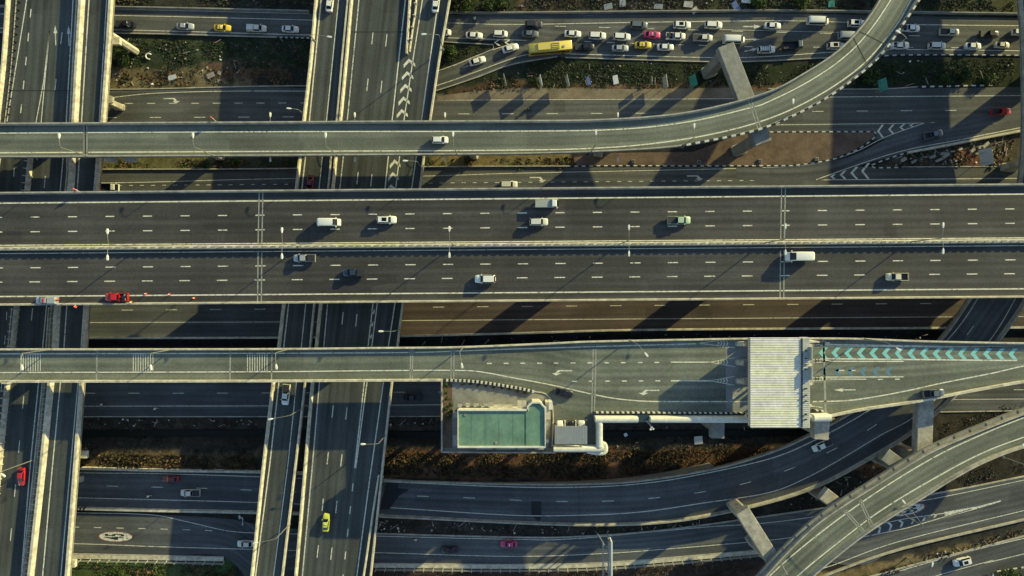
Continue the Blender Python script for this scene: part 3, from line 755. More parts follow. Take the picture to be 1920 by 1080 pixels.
# delineator posts on the left parapet
dl = MB(); sweep(dl, wpts([(35, -60), (22, 115), (8, 240)], H_NS), 1, [(-0.06, 0.0), (-0.06, 0.16), (0.06, 0.16), (0.06, 0.0)], 'concrete')
for k in range(16):
    y = 5 + k*15; x = 22 + (-4-16)/228*y + 18; p = P(x - 2 - k*0.1, y, H_NS); dl.box((p.x, p.y, p.z), (0.5, 0.14, 0.8), 'plastic_black', 0.4, 0.8)
dl.build('delineator', rootA)
for root, xs in ((rootA, (58, 8, 0)), (rootB, (178, 140, 96)), (rootC, (613, 560, 508)), (rootD, (735, 690, 640))):
    for x, y in zip(xs, (180, 540, 920)):
        p = P(x, y, H_NS); wide = root in (rootA, rootD)
        pier(root, p.x, p.y, H_NS - 1.9, -0.1, 2.2 if not wide else 5.0, 1.6, ((16 if wide else 6.5), 2.0), 1.6)
for root, x, y in ((rootB, 214, 76), (rootB, 152, 853), (rootB, 130, 1058)):
    p = P(x, y, H_NS - 0.6); mb = MB()
    mb.loft([[(p.x - 4, p.y - 0.9, H_NS - 2.2), (p.x - 4, p.y + 0.9, H_NS - 2.2), (p.x - 4, p.y + 0.9, H_NS - 0.7), (p.x - 4, p.y - 0.9, H_NS - 0.7)],
             [(p.x + 1.3, p.y - 0.9, H_NS - 1.6), (p.x + 1.3, p.y + 0.9, H_NS - 1.6), (p.x + 1.3, p.y + 0.9, H_NS - 0.7), (p.x + 1.3, p.y - 0.9, H_NS - 0.7)]], 'concrete_pale')
    mb.build('cross_beam', root)
p = P(208, 66, H_NS - 1.5); mb = MB()
mb.tube([(p.x, p.y, H_NS - 1.5), (p.x + 1.4, p.y - 1.0, 0)], [0.9, 0.9], 'concrete_pale', 6); mb.build('pier', rootB)

# ------------------------------------------------------------------ curved lower viaduct (rises from the ground, runs under the toll deck)
def h_curve(x, y):
    pts = [(-900, GZ), (840, GZ), (950, 0.6), (1087, 1.8), (1300, 4.0), (1500, 6.0), (1700, 8.0), (1900, 10.0), (3000, 10.0)]
    for a, b in zip(pts, pts[1:]):
        if x <= b[0]: return a[1] + (b[1]-a[1])*(x-a[0])/(b[0]-a[0])
    return 10.0
LOWL = [(130, 880, 130, 955), (300, 883, 300, 958), (480, 886, 480, 962), (720, 897, 709, 968)]
lowr = road(LOWL, 'asphalt_lower', 0, (400, 0))
gl(lowr, [(-200, 878), (140, 886), (300, 888), (490, 894), (720, 903)]); gl(lowr, [(-200, 925), (140, 933), (300, 937), (480, 942), (735, 952)])
gl(lowr, [(-133, 899), (200, 911), (283, 913), (368, 915), (451, 918), (620, 925), (720, 929)], 0.16, (0, 83.5, 21))
close(lowr)
CUR = [(720, 897, 709, 968), (800, 901, 800, 972), (960, 905, 960, 980), (1085, 905, 1087, 984), (1200, 899, 1206, 982), (1340, 876, 1312, 970), (1440, 847, 1440, 942),
       (1510, 817, 1538, 909), (1600, 768, 1637, 856), (1680, 712, 1713, 808), (1760, 636, 1798, 733), (1813, 563, 1873, 636), (1858, 495, 1921, 565), (1896, 410, 1972, 470), (1913, 310, 2010, 340), (1917, 200, 2020, 210), (1915, 90, 2020, 90), (1909, 0, 2016, 0), (1890, -160, 2000, -160)]
rootE, mE, _ = flyover('flyover', CUR, h_curve, 'asphalt_lower', 'dark curved two lane viaduct sweeping up under the toll plaza from the bottom', ext=(0, 200), skirt=True, depth=1.6, pw=0.6)
LE = lambda pts, w=0.2, dash=None: strip(mE, pts, h_curve, w, 'paint_white', 0.014, dash, True)
LE([(720, 903), (960, 913), (1100, 913), (1200, 907), (1300, 892), (1440, 861), (1524, 827), (1626, 771), (1705, 706), (1785, 628), (1838, 550), (1885, 440)])
LE([(735, 952), (960, 966), (1085, 966), (1200, 960), (1320, 943), (1440, 924), (1510, 897), (1581, 858), (1651, 816), (1713, 782), (1790, 715), (1862, 630), (1915, 540)])
LE([(782, 930), (869, 933), (952, 937), (1039, 940), (1125, 940), (1212, 935), (1300, 925), (1386, 909), (1472, 883), (1553, 848), (1631, 804), (1700, 752), (1770, 680), (1840, 590), (1900, 480)], 0.17, (0, 86.8, 22))
strip(mE, [(1085, 908), (1087, 982)], h_curve, 0.12, 'joint_dark')
mark(mE, [(724, 905), (748, 905), (746, 915), (768, 917), (748, 930), (730, 955), (712, 955)], h_curve, 'dark_patch', 0.010); mark(mE, [(996, 940), (1015, 940), (1015, 972), (1009, 978), (996, 965)], h_curve, 'dark_patch', 0.010)  # two very dark flat patches laid on the deck
mE.build('deck', rootE)
for x, y, rz in ((1240, 936, 0.12), (1420, 895, 0.4), (1580, 812, 0.6), (1735, 690, 0.8), (1840, 540, 1.1), (1950, 300, 1.5)):
    hh = h_curve(x, y); p = P(x, y, hh); pier(rootE, p.x, p.y, hh - 1.5, rz, 1.8, 4.0, (2.2, 8.0), 1.4)

# ------------------------------------------------------------------ main deck
def mx(y0, y1): return lambda x: y0 + (y1-y0)*x/1920
MN, MS = mx(361, 345), mx(573, 558)
rootM, mM, _ = flyover('flyover', [(x, MN(x), x, MS(x)) for x in (0, 480, 960, 1440, 1920)], H_MAIN, 'asphalt_main',
                       'main eight lane expressway deck across the middle, divided by a pale median', depth=2.4, pw=0.5, n=4)
h = H_MAIN
for y0, y1, w, dsh in ((381, 364, 0.30, None), (460, 446, 0.22, None), (475.5, 460.5, 0.16, None), (556, 541.5, 0.30, None)):
    f = mx(y0, y1); L(mM, [(-240, f(-240)), (2160, f(2160))], w)
for y0, y1, s0, ln in ((407.5, 391.5, 54, 17), (435, 418.5, 54, 17.5), (502.5, 487, 54, 19), (529, 513, 52, 20)):
    f = mx(y0, y1); L(mM, [(-240, f(-240)), (2160, f(2160))], 0.24, (294 - 278 + s0 - 54, 70.3, ln))
for x in (485, 492, 1464.5, 1471.5):
    s = -3 if x < 900 else -3
    L(mM, [(x + 1, MN(x) + 4), (x - 1, 455)], 0.28, None, 'joint_steel'); L(mM, [(x - 1, 470), (x - 2, MS(x) - 4)], 0.28, None, 'joint_steel')
mark(mM, [(145, 384), (480, 382), (480, 402), (146, 405)], h, 'asphalt_main', 0.006)
mM.build('deck', rootM)
fm = mx(466.5, 452)
cap = MB()
sweep(cap, [P(x, fm(x), H_MAIN) for x in (-240, 960, 2160)], 1, [(-0.48, 0.0), (-0.43, 0.35), (-0.26, 1.05), (0.26, 1.05), (0.43, 0.35), (0.48, 0.0)], 'concrete_pale')
for k in range(150):
    x = -220 + k*16; p = P(x, fm(x) + 1.2, H_MAIN); cap.box((p.x, p.y, p.z + 0.4), (1.1, 0.5, 0.75), 'concrete_grey')
cap.build('median_barrier', rootM)
for x in (-27, 258, 543, 828, 1113, 1398, 1683, 1968):
    p = P(x, 482, 0); pier(rootM, p.x, p.y, H_MAIN - 2.3, 0, 2.4, 5.8, (2.8, 21), 2.4)

# ------------------------------------------------------------------ upper ramp
TR = [(-10, 232, -10, 296), (480, 229.5, 480, 293.5), (700, 228, 700, 292), (960, 227, 960, 290), (1107, 225.5, 1147, 284.5), (1243, 217, 1277, 275), (1343, 200, 1393, 252),
      (1440, 172, 1460, 230), (1507, 137, 1540, 190), (1567, 97, 1607, 143), (1613, 50, 1653, 100), (1647, 0, 1695, 42), (1685, -70, 1745, -45)]
rootT, mT, _ = flyover('flyover', TR, H_RAMP, 'asphalt_ramp', 'pale green grey single lane ramp along the top that curves away to the upper right', pw=0.5, ext=(240, 160))
h = H_RAMP
LT = lambda pts, w=0.28, dash=None, mat='paint_white', smooth=True: strip(mT, pts, H_RAMP, w, mat, 0.014, dash, smooth)
LT([(-240, 251), (0, 249.5), (480, 247), (960, 246), (1160, 242.5), (1293, 228), (1407, 202), (1440, 191), (1507, 158), (1573, 115), (1623, 67), (1670, 0), (1720, -90)])
LT([(-240, 288), (0, 286.5), (480, 284), (960, 281.5), (1140, 276.5), (1260, 264.5), (1360, 246), (1440, 223), (1507, 194), (1573, 155), (1627, 112), (1680, 48), (1708, 0), (1745, -60)])
for a, b, mt in (((157.5, 235), (157.5, 291), 'joint_steel'), ((160, 235), (160, 291), 'joint_dark'), ((163, 235), (163, 291), 'joint_steel'), ((1403, 187), (1421, 241), 'joint_steel'), ((1408, 185), (1426, 239), 'joint_steel'),
                 ((1600, 71), (1624, 118), 'joint_dark'), ((1609, 58), (1657, 82), 'joint_dark')):
    LT([a, b], 0.26, None, mt, False)
mT.build('deck', rootT)
# black and white blocks on the outer parapet of the curve
bwm = MB(); W = resample(wpts([(1277, 275.5), (1393, 252.5), (1460, 230.5), (1540, 190.5), (1607, 143.5), (1653, 100.5), (1690, 48), (1722, 0)], H_RAMP), 1.1)
for i in range(0, len(W) - 1):
    sweep(bwm, [W[i], W[i+1]], 1, [(-0.13, 0.3), (-0.13, 0.985), (0.34, 0.985), (0.34, 0.3)], 'kerb_white' if i % 2 else 'kerb_black')
bwm.build('striped_barrier', rootT)
for x, y, rz in ((60, 264, 0), (350, 262, 0), (560, 262, 0), (880, 260, 0), (1140, 255, -0.15)):
    p = P(x, y, H_RAMP); q = P(x, y, H_RAMP); pier(rootT, p.x, p.y, H_RAMP - 1.8, rz, 2.0, 2.6, (2.2, 6.8), 1.6)
for x in (210, 247):
    p = P(x, 262, 14); mb = MB()
    mb.loft([[(p.x - 1.3, p.y + 2, 13.4), (p.x + 1.3, p.y + 2, 13.4), (p.x + 1.3, p.y + 2, 15.2), (p.x - 1.3, p.y + 2, 15.2)],
             [(p.x - 1.3, p.y - 5.6, 13.8), (p.x + 1.3, p.y - 5.6, 13.8), (p.x + 1.3, p.y - 5.6, 15.0), (p.x - 1.3, p.y - 5.6, 15.0)]], 'concrete_pale')
    mb.build('cross_beam', rootT)
def straddle(root, a, b, z, w, dpt, cols, mat='concrete', name='straddle_beam'):
    """beam with its top at z between survey points a and b (pixels on level z) and columns under the given fractions"""
    A, B_ = P(a[0], a[1], z), P(b[0], b[1], z); t = (B_ - A).normalized(); n = Vector((-t.y, t.x, 0)) * w/2
    mb = MB(); dn = Vector((0, 0, -dpt)); ch = Vector((0, 0, -0.12))
    rings = []
    for q in (A, A.lerp(B_, 0.5), B_): rings.append([tuple(v) for v in (q - n*0.94, q + n*0.94, q + n + ch, q + n + dn, q - n + dn, q - n + ch)])
    mb.loft(rings, mat); o = mb.build(name, root)
    for f in cols:
        q = A.lerp(B_, f); pier(root, q.x, q.y, z - dpt + 0.05, math.atan2(t.y, t.x), 2.6, w*0.86, None, 0, mat)
straddle(rootT, (1361, 84), (1432, 268), H_RAMP - 2.1, 4.2, 1.9, (0.06, 0.93), 'concrete_grey')

# ------------------------------------------------------------------ toll deck
TO = [(-10, 653.5, -10, 716), (480, 653, 480, 715), (700, 651, 700, 713.5), (830, 650, 830, 713), (900, 648, 900, 718), (960, 645.5, 960, 727), (1020, 643, 1020, 742), (1060, 641, 1046, 760),
      (1105, 639, 1105, 778), (1250, 636, 1250, 778), (1400, 633.5, 1400, 778), (1540, 633, 1545, 782), (1617, 634, 1616, 768), (1721, 638, 1721, 752), (1830, 640.5, 1830, 731), (1930, 642, 1930, 714), (2100, 642, 2100, 700)]
rootP, mP, _ = flyover('flyover', TO, H_TOLL, 'asphalt_toll', 'pale green grey toll deck widening to the right under the white toll canopy', pw=0.5, n=4, ext=(240, 100), pmat=('concrete_pale', None))
h = H_TOLL
LP = lambda pts, w=0.26, dash=None, mat='paint_white', smooth=True: strip(mP, pts, H_TOLL, w, mat, 0.014, dash, smooth)
LP([(-240, 664), (0, 663.5), (700, 661.5), (860, 658), (960, 654.5), (1160, 648.5), (1305, 644.5)], 0.24); LP([(-240, 699), (0, 698.5), (480, 697), (700, 695), (860, 694.5), (910, 698.5), (960, 708), (1030, 721), (1115, 740), (1160, 748), (1217, 752.5), (1300, 753), (1404, 753)])
LP([(913, 681.5), (1240, 679.5)], 0.28, (0, 31.4, 9)); LP([(1072, 715), (1240, 714)], 0.28, (0, 31.4, 9))
LP([(1258, 679), (1333, 679)], 0.28, smooth=False); LP([(1258, 714), (1333, 714)], 0.28, smooth=False)
turn_arrow(mP, 1054, 695, 38, h, 180, 1); turn_arrow(mP, 1217, 732, 38, h, 180, 1)
for x in (182, 432, 510, 770, 774, 846.5, 851.5, 1112.5, 1117.5):
    yb = 714 if x < 900 else 776; LP([(x, 654), (x - 1 if x < 900 else x - 3, yb)], 0.32, None, 'joint_steel', False)
for x0 in (39, 250, 464):
    for k in range(9): LP([(x0 + 4.6*k, 664.5), (x0 + 4.6*k, 696)], 0.17, None, 'paint_white', False)
mark(mP, [(1361, 638), (1407, 636), (1407, 776), (1361, 776)], h, 'concrete_pad', 0.008)
for cy, tip in ((679, 1331), (714, 1331), (643.5, 1310)):
    LP([(tip, cy), (1378, cy - 8.5)], 0.16, smooth=False); LP([(tip, cy), (1378, cy + 8.5)], 0.16, smooth=False)
    for k in range(4):
        x = 1346 + k*5.5; hh = (x - tip)*0.17; chevron(mP, x + 3, cy, hh, 3.5, 2.2, 0, h, 'paint_white')
for k in range(5):
    for cy in (0,): LP([(1378 + k*2 - 14, 755 - k*1.0), (1392 + k*3, 722 + k)], 0.10, None, 'paint_worn', False)
# east side: teal and blue chevrons, arrows, double lines
for k in range(16):
    x = 1535 + 23.7*k; yc = 661.5 + 0.16*k; chevron(mP, x, yc, 10.2, 9, 8.5, 180, h, 'paint_teal')
for k in range(6):
    x = 1540 + 24*k; chevron(mP, x, 697, 9, 7, 7, 180, h, 'paint_blue')
for y0, y1, x1, w in ((645.5, 652, 1905, 0.28), (648.5, 652, 1905, 0.2), (672.5, 676, 1907, 0.3), (677.5, 677.5, 1694, 0.26), (707, 706.5, 1694, 0.24), (710.5, 711, 1624, 0.2)):
    LP([(1538, y0), (x1, y1)], w, smooth=False)
LP([(1646, 711.5), (1655, 711.3)], 0.25); LP([(1678, 711), (1687, 710.8)], 0.25)
for cy in (643, 676.5, 710.5):
    LP([(1522, cy - 3), (1556, cy - 0.5)], 0.2, smooth=False); LP([(1522, cy + 4), (1556, cy + 0.5)], 0.2, smooth=False)
    for k in range(4): chevron(mP, 1532 + 5*k, cy, 3.4 - 0.7*k, 2.5, 2, 0, h, 'marking_black')
arrow(mP, 1574, 694.5, 18, 7, 180, h); LP([(1590, 694.5), (1604, 694.5)], 0.28); arrow(mP, 1584, 731, 40, 7, 180, h)
LP([(1524, 753), (1588, 751), (1640, 744), (1704, 732), (1767, 718), (1859, 700), (1930, 684), (2050, 664)], 0.28)
LP([(1520, 761), (1543, 764)], 0.2)
LP([(1544, 636), (1548, 776)], 0.5, None, 'joint_steel', False)
mP.build('deck', rootP)
def parapet_piece(root, pts, h, mat='concrete_pale', w=0.5, hgt=0.95, name='parapet'):
    mb = MB(); sweep(mb, wpts(pts, h), 1, [(-w/2, -0.3), (-w/2, hgt), (w/2, hgt), (w/2, -0.3)], mat); return mb.build(name, root)
parapet_piece(rootP, [(-240, 714.5), (0, 714.5), (480, 713.8), (700, 712.5), (830, 712)], H_TOLL)
parapet_piece(rootP, [(1545, 781), (1616, 766.5), (1721, 751), (1830, 730), (1930, 713), (2050, 700)], H_TOLL)
def bwbar(root, pts, h, bl, w=0.35, hgt=0.8, off=0, name='striped_barrier', gap=False, bmat='kerb_black'):
    mb = MB(); W = resample(wpts(pts, h), bl)
    for i in range(len(W) - 1):
        sweep(mb, [W[i], W[i+1]], 1, [(-w/2, 0), (-w/2, hgt), (w/2, hgt), (w/2, 0)], 'kerb_white' if i % 2 else bmat)
    return mb.build(name, root)
bwbar(rootP, [(1112, 772.5), (1250, 773), (1400, 774)], H_TOLL, 0.62, 0.3); bwbar(rootP, [(1522, 768), (1542, 770)], H_TOLL, 0.6, 0.3)
straddle(rootP, (1739, 700), (1733, 866), H_LOOP - 1.9, 3.9, 2.0, (0.25, 0.97), 'concrete')
straddle(rootP, (1545, 760), (1540, 824), H_TOLL - 2.1, 3.6, 2.0, (0.75,), 'concrete'); straddle(rootP, (1348, 740), (1346, 822), H_TOLL - 2.1, 3.2, 2.0, (0.75,), 'concrete_grey')
for x, y in ((60, 684), (345, 684), (640, 684), (900, 684), (1130, 700), (1346, 700)):
    p = P(x, y, H_TOLL); pier(rootP, p.x, p.y, H_TOLL - 1.8, 0, 2.0, 2.6, (2.2, 7.0), 1.6)

# ------------------------------------------------------------------ lower right ramp
LO = [(1395, 1118, 1480, 1115), (1440, 1068, 1524, 1077), (1475, 1030, 1568, 1040), (1528, 980, 1616, 1003), (1581, 943, 1668, 968), (1637, 908, 1721, 936), (1704, 866, 1775, 902), (1750, 841, 1827, 873), (1827, 808, 1880, 850), (1925, 770, 1930, 834), (2060, 725, 2060, 796)]
rootL, mL, _ = flyover('flyover', LO, H_LOOP, 'asphalt_ramp', 'pale curved single lane ramp crossing the lower right corner', pw=0.55, ext=(140, 100), seam=(0.8, 4.2))
h = H_LOOP
LL = lambda pts, w=0.28, mat='paint_white', smooth=True: strip(mL, pts, H_LOOP, w, mat, 0.014, None, smooth)
LL([(1400, 1128), (1445, 1078), (1524, 1010), (1630, 932), (1743, 862), (1827, 821), (1920, 783), (2050, 738)]); LL([(1455, 1128), (1498, 1078), (1581, 1010), (1658, 953), (1757, 894), (1845, 848), (1930, 816), (2050, 775)])
for a, b in (((1582, 958), (1619, 1000)), ((1586, 956), (1622, 997)), ((1611, 938), (1632, 986)), ((1614, 936), (1636, 983)), ((1466, 1058), (1477, 1078))): LL([a, b], 0.3, 'joint_steel', False)
mL.build('deck', rootL)
straddle(rootL, (1392, 958), (1455, 1058), H_LOOP - 2.0, 3.6, 2.0, (0.12, 0.95)); straddle(rootL, (1545, 926), (1610, 978), H_LOOP - 2.6, 3.4, 1.8, (0.5,)); straddle(rootL, (1660, 852), (1740, 912), H_LOOP - 2.6, 3.4, 1.8, (0.5,), 'concrete_grey')
# unseen high ramp, a guess added to cast shadow across the upper right roads
rootO, mO, _ = flyover('flyover', [(2000, -160, 2135, -160), (1990, 80, 2125, 80), (1990, 300, 2125, 300), (2000, 520, 2135, 520)], H_RAMP, 'asphalt_ramp', 'unseen tall ramp added outside the right edge for its shadow', ext=(200, 100))
mO.build('deck', rootO)
for x, y in ((1965, 128), (1985, 400)):
    p = P(x, y, 0); pier(rootO, p.x, p.y, H_RAMP - 1.8, 0.3, 2.4, 5.2, (2.6, 9), 1.8)

# ------------------------------------------------------------------ vehicles
def body_loft(mb, st, mat):
    """st: (x, half width, z underside, z shoulder, z top)"""
    rings = []
    for x, w, zl, zs, zt in st:
        rings.append([(x, -w*0.96, zl), (x, -w, zl + (zs-zl)*0.45), (x, -w*0.97, zs), (x, -w*0.80, zt), (x, -w*0.4, zt + 0.02),
                      (x, w*0.4, zt + 0.02), (x, w*0.80, zt), (x, w*0.97, zs), (x, w, zl + (zs-zl)*0.45), (x, w*0.96, zl)])
    mb.loft(rings, mat)
def cabin(root, x0, x1, x2, x3, wb, wr, zb, zr, base='car_white', roofmat=True):
    """greenhouse: rear base x0, rear roof x1, front roof x2, front base x3"""
    def ring(z, t):
        a = x0 + (x1-x0)*t; b = x3 + (x2-x3)*t; w = wb + (wr-wb)*t; c = min(0.14, (b-a)*0.1)
        return [(a, -w+c, z), (a+c, -w, z), (b-c, -w, z), (b, -w+c, z), (b, w-c, z), (b-c, w, z), (a+c, w, z), (a, w-c, z)]
    mb = MB(); mb.loft([ring(zb - 0.05, 0), ring(zr - 0.07, 0.93), ring(zr, 1.06) if False else [(p[0]*1.0, p[1]*0.96, zr) for p in ring(zr, 1.0)]], base)
    q = lambda t, e: (x0 + (x1-x0)*t - e, x3 + (x2-x3)*t + e, wb + (wr-wb)*t + e*0.6)
    def pane(name, pts):
        m = MB(); c = Vector((0, 0, 0))
        pts = [Vector(p) for p in pts]; n = (pts[1]-pts[0]).cross(pts[2]-pts[0]).normalized() * 0.02
        m.loft([[tuple(p - n) for p in pts], [tuple(p + n) for p in pts]], 'glass_dark'); m.build(name, root)
    H0, H1 = zb + 0.02, zr - 0.08; t0, t1 = 0.05, 0.88
    a0, b0, w0 = q(t0, 0.012); a1, b1, w1 = q(t1, 0.012)
    pane('windscreen', [(b0, -w0*0.88, H0), (b0, w0*0.88, H0), (b1, w1*0.86, H1), (b1, -w1*0.86, H1)])
    pane('rear_window', [(a0, -w0*0.86, H0 + 0.04), (a0, w0*0.86, H0 + 0.04), (a1, w1*0.82, H1), (a1, -w1*0.82, H1)])
    for s in (-1, 1):
        pane('side_window', [(a0 + (b0-a0)*0.10, s*w0, H0 + 0.04), (b0 - (b0-a0)*0.10, s*w0, H0 + 0.04), (b1 - 0.10, s*w1, H1), (a1 + 0.10, s*w1, H1)])
    return mb
def wheels(root, xf, xr, y, r=0.33, wd=0.22, extra=()):
    for x in (xf, xr) + tuple(extra):
        for s in (-1, 1):
            m = MB(); n = 14
            ring = lambda rr, yy: [(rr*math.cos(2*math.pi*k/n), yy, rr*math.sin(2*math.pi*k/n)) for k in range(n)]
            m.loft([ring(r*0.9, -wd/2), ring(r, -wd*0.3), ring(r, wd*0.3), ring(r*0.9, wd/2)], 'tyre')
            w = m.build('wheel', root, True); w.location = (x, s*(y - wd/2 + 0.02), r)
            m = MB(); m.loft([ring(r*0.6, -wd/2 - 0.01), ring(r*0.6, wd/2 + 0.01)], 'rim'); m.build('rim', w, True)
def lamps_of(root, xf, xr, y, z, zr=None):
    zr = zr or z
    for s in (-1, 1):
        m = MB(); m.loft([[(xf - 0.32, s*(y+0.02), z - 0.06), (xf - 0.02, s*(y - 0.30), z - 0.08), (xf - 0.05, s*(y - 0.30), z + 0.08), (xf - 0.36, s*(y - 0.02), z + 0.08)],
                          [(xf - 0.30, s*(y+0.05), z - 0.05), (xf + 0.02, s*(y - 0.31), z - 0.07), (xf - 0.01, s*(y - 0.30), z + 0.10), (xf - 0.34, s*(y), z + 0.10)]], 'lamp_glass')
        m.build('headlight', root)
        m = MB(); m.box((xr + 0.05, s*(y - 0.16), zr - 0.08), (0.14, 0.30, 0.2), 'lamp_red'); m.build('tail_light', root)
def mirrors(root, x, y, z, sz=1.0):
    for s in (-1, 1):
        m = MB(); m.box((x, s*(y + 0.10*sz), z), (0.16*sz, 0.26*sz, 0.14*sz), 'car_white', 0, 0.85); m.build('mirror', root)
def proto_root(name): return empty(name)
def finish(root):
    for ch in root.children:
        for sl_ in ch.material_slots:
            if sl_.material and sl_.material.name == 'car_white': ch['painted'] = 1
    return root
def sedan():
    r = proto_root('car'); mb = MB(); l = 2.28
    body_loft(mb, [(-l, 0.62, 0.35, 0.62, 0.80), (-l+0.12, 0.78, 0.26, 0.74, 0.94), (-l+0.6, 0.87, 0.20, 0.82, 1.00), (-1.0, 0.89, 0.18, 0.84, 0.98), (0, 0.89, 0.18, 0.82, 0.95),
                   (0.9, 0.89, 0.18, 0.80, 0.93), (l-0.75, 0.87, 0.20, 0.72, 0.86), (l-0.25, 0.80, 0.24, 0.62, 0.74), (l-0.05, 0.66, 0.3, 0.52, 0.62), (l, 0.52, 0.34, 0.46, 0.54)], 'car_white')
    c = cabin(r, -1.72, -1.02, 0.22, 1.02, 0.78, 0.60, 0.95, 1.42)
    mb.mesh(c.v, c.f, 'car_white'); mb.build('body', r, True)
    wheels(r, 1.38, -1.30, 0.88); lamps_of(r, l - 0.08, -l, 0.72, 0.66, 0.80); mirrors(r, 0.72, 0.82, 0.92)
    return finish(r)
def hatch():
    r = proto_root('car'); mb = MB(); l = 1.98
    body_loft(mb, [(-l, 0.66, 0.35, 0.75, 0.92), (-l+0.15, 0.80, 0.26, 0.84, 0.98), (-1.0, 0.85, 0.18, 0.86, 1.0), (0.6, 0.85, 0.18, 0.84, 0.98),
                   (l-0.7, 0.83, 0.20, 0.78, 0.92), (l-0.22, 0.76, 0.24, 0.66, 0.78), (l, 0.52, 0.34, 0.48, 0.56)], 'car_white')
    c = cabin(r, -1.86, -1.55, 0.28, 1.10, 0.76, 0.60, 0.97, 1.50); mb.mesh(c.v, c.f, 'car_white'); mb.build('body', r, True)
    wheels(r, 1.25, -1.22, 0.84, 0.31); lamps_of(r, l - 0.08, -l, 0.70, 0.70, 0.95); mirrors(r, 0.78, 0.79, 0.95)
    return finish(r)
def suv(rack=False, sun=False):
    r = proto_root('car'); mb = MB(); l = 2.36
    body_loft(mb, [(-l, 0.72, 0.42, 0.88, 1.05), (-l+0.15, 0.88, 0.32, 0.98, 1.12), (-1.0, 0.94, 0.26, 1.0, 1.14), (0.8, 0.94, 0.26, 1.0, 1.12),
                   (l-0.8, 0.92, 0.28, 0.96, 1.08), (l-0.25, 0.86, 0.32, 0.84, 0.98), (l-0.04, 0.72, 0.38, 0.66, 0.82), (l, 0.6, 0.42, 0.6, 0.7)], 'car_white')
    c = cabin(r, -2.24, -1.92, 0.42, 1.10, 0.86, 0.68, 1.10, 1.74); mb.mesh(c.v, c.f, 'car_white')
    mb.build('body', r, True)
    if sun:
        m = MB(); m.box((-0.45, 0, 1.735), (1.15, 0.86, 0.03), 'glass_dark'); m.build('sunroof', r)
    if rack:
        m = MB()
        for s in (-1, 1): m.box((-0.75, s*0.58, 1.74), (2.0, 0.05, 0.10), 'metal_dark')
        for x in (-1.5, -0.9, -0.3, 0.1): m.box((x, 0, 1.80), (0.07, 1.2, 0.05), 'metal_dark')
        m.build('roof_rack', r)
    wheels(r, 1.42, -1.40, 0.93, 0.37, 0.25); lamps_of(r, l - 0.08, -l, 0.78, 0.88, 1.05); mirrors(r, 0.86, 0.88, 1.10, 1.15)
    return finish(r)
def pickup(load='open'):
    r = proto_root('pickup'); mb = MB(); l = 2.62
    body_loft(mb, [(-0.62, 0.90, 0.42, 0.98, 1.08), (-0.4, 0.91, 0.36, 1.0, 1.1), (0.9, 0.91, 0.36, 1.0, 1.1), (l-0.9, 0.90, 0.38, 0.96, 1.10), (l-0.3, 0.84, 0.40, 0.86, 1.0), (l-0.04, 0.72, 0.45, 0.7, 0.84), (l, 0.6, 0.5, 0.62, 0.72)], 'car_white')
    c = cabin(r, -0.62, -0.42, 0.82, 1.50, 0.82, 0.64, 1.08, 1.72); mb.mesh(c.v, c.f, 'car_white')
    mb.build('body', r, True)
    m = MB()   # load bed: floor, two sides, tail board
    m.box((-1.66, 0, 0.55), (1.92, 1.74, 0.08), 'bed_liner'); m.box((-0.76, 0, 0.56), (0.08, 1.76, 0.52), 'car_white')
    for s in (-1, 1): m.box((-1.66, s*0.86, 0.45), (1.95, 0.10, 0.66), 'car_white')
    m.box((-2.58, 0, 0.45), (0.08, 1.80, 0.64), 'car_white'); m.box((-1.66, 0, 0.36), (1.9, 1.1, 0.18), 'metal_dark')
    m.build('load_bed', r)
    if load == 'cover':
        m = MB(); m.box((-1.66, 0, 1.10), (1.84, 1.66, 0.06), 'bed_liner'); m.build('bed_cover', r)
    if load == 'goods':
        m = MB(); rn = random.Random(4)
        for k in range(9): m.box((-2.3 + rn.random()*1.3, (rn.random()-0.5)*1.2, 0.63), (0.35 + rn.random()*0.3, 0.3 + rn.random()*0.3, 0.3 + rn.random()*0.45), rn.choice(['plastic_black', 'cloth_white', 'metal_grey']), rn.random())
        m.build('goods', r)
    if load == 'canopy':
        m = MB(); m.loft([[(-2.55, -0.86, 1.1), (-0.66, -0.86, 1.1), (-0.66, 0.86, 1.1), (-2.55, 0.86, 1.1)], [(-2.40, -0.70, 1.68), (-0.66, -0.70, 1.70), (-0.66, 0.70, 1.70), (-2.40, 0.70, 1.68)]], 'car_white'); m.build('bed_canopy', r)
    wheels(r, 1.72, -1.50, 0.90, 0.38, 0.25); lamps_of(r, l - 0.1, -l + 0.02, 0.76, 0.88, 0.95); mirrors(r, 1.18, 0.84, 1.10, 1.2)
    return finish(r)
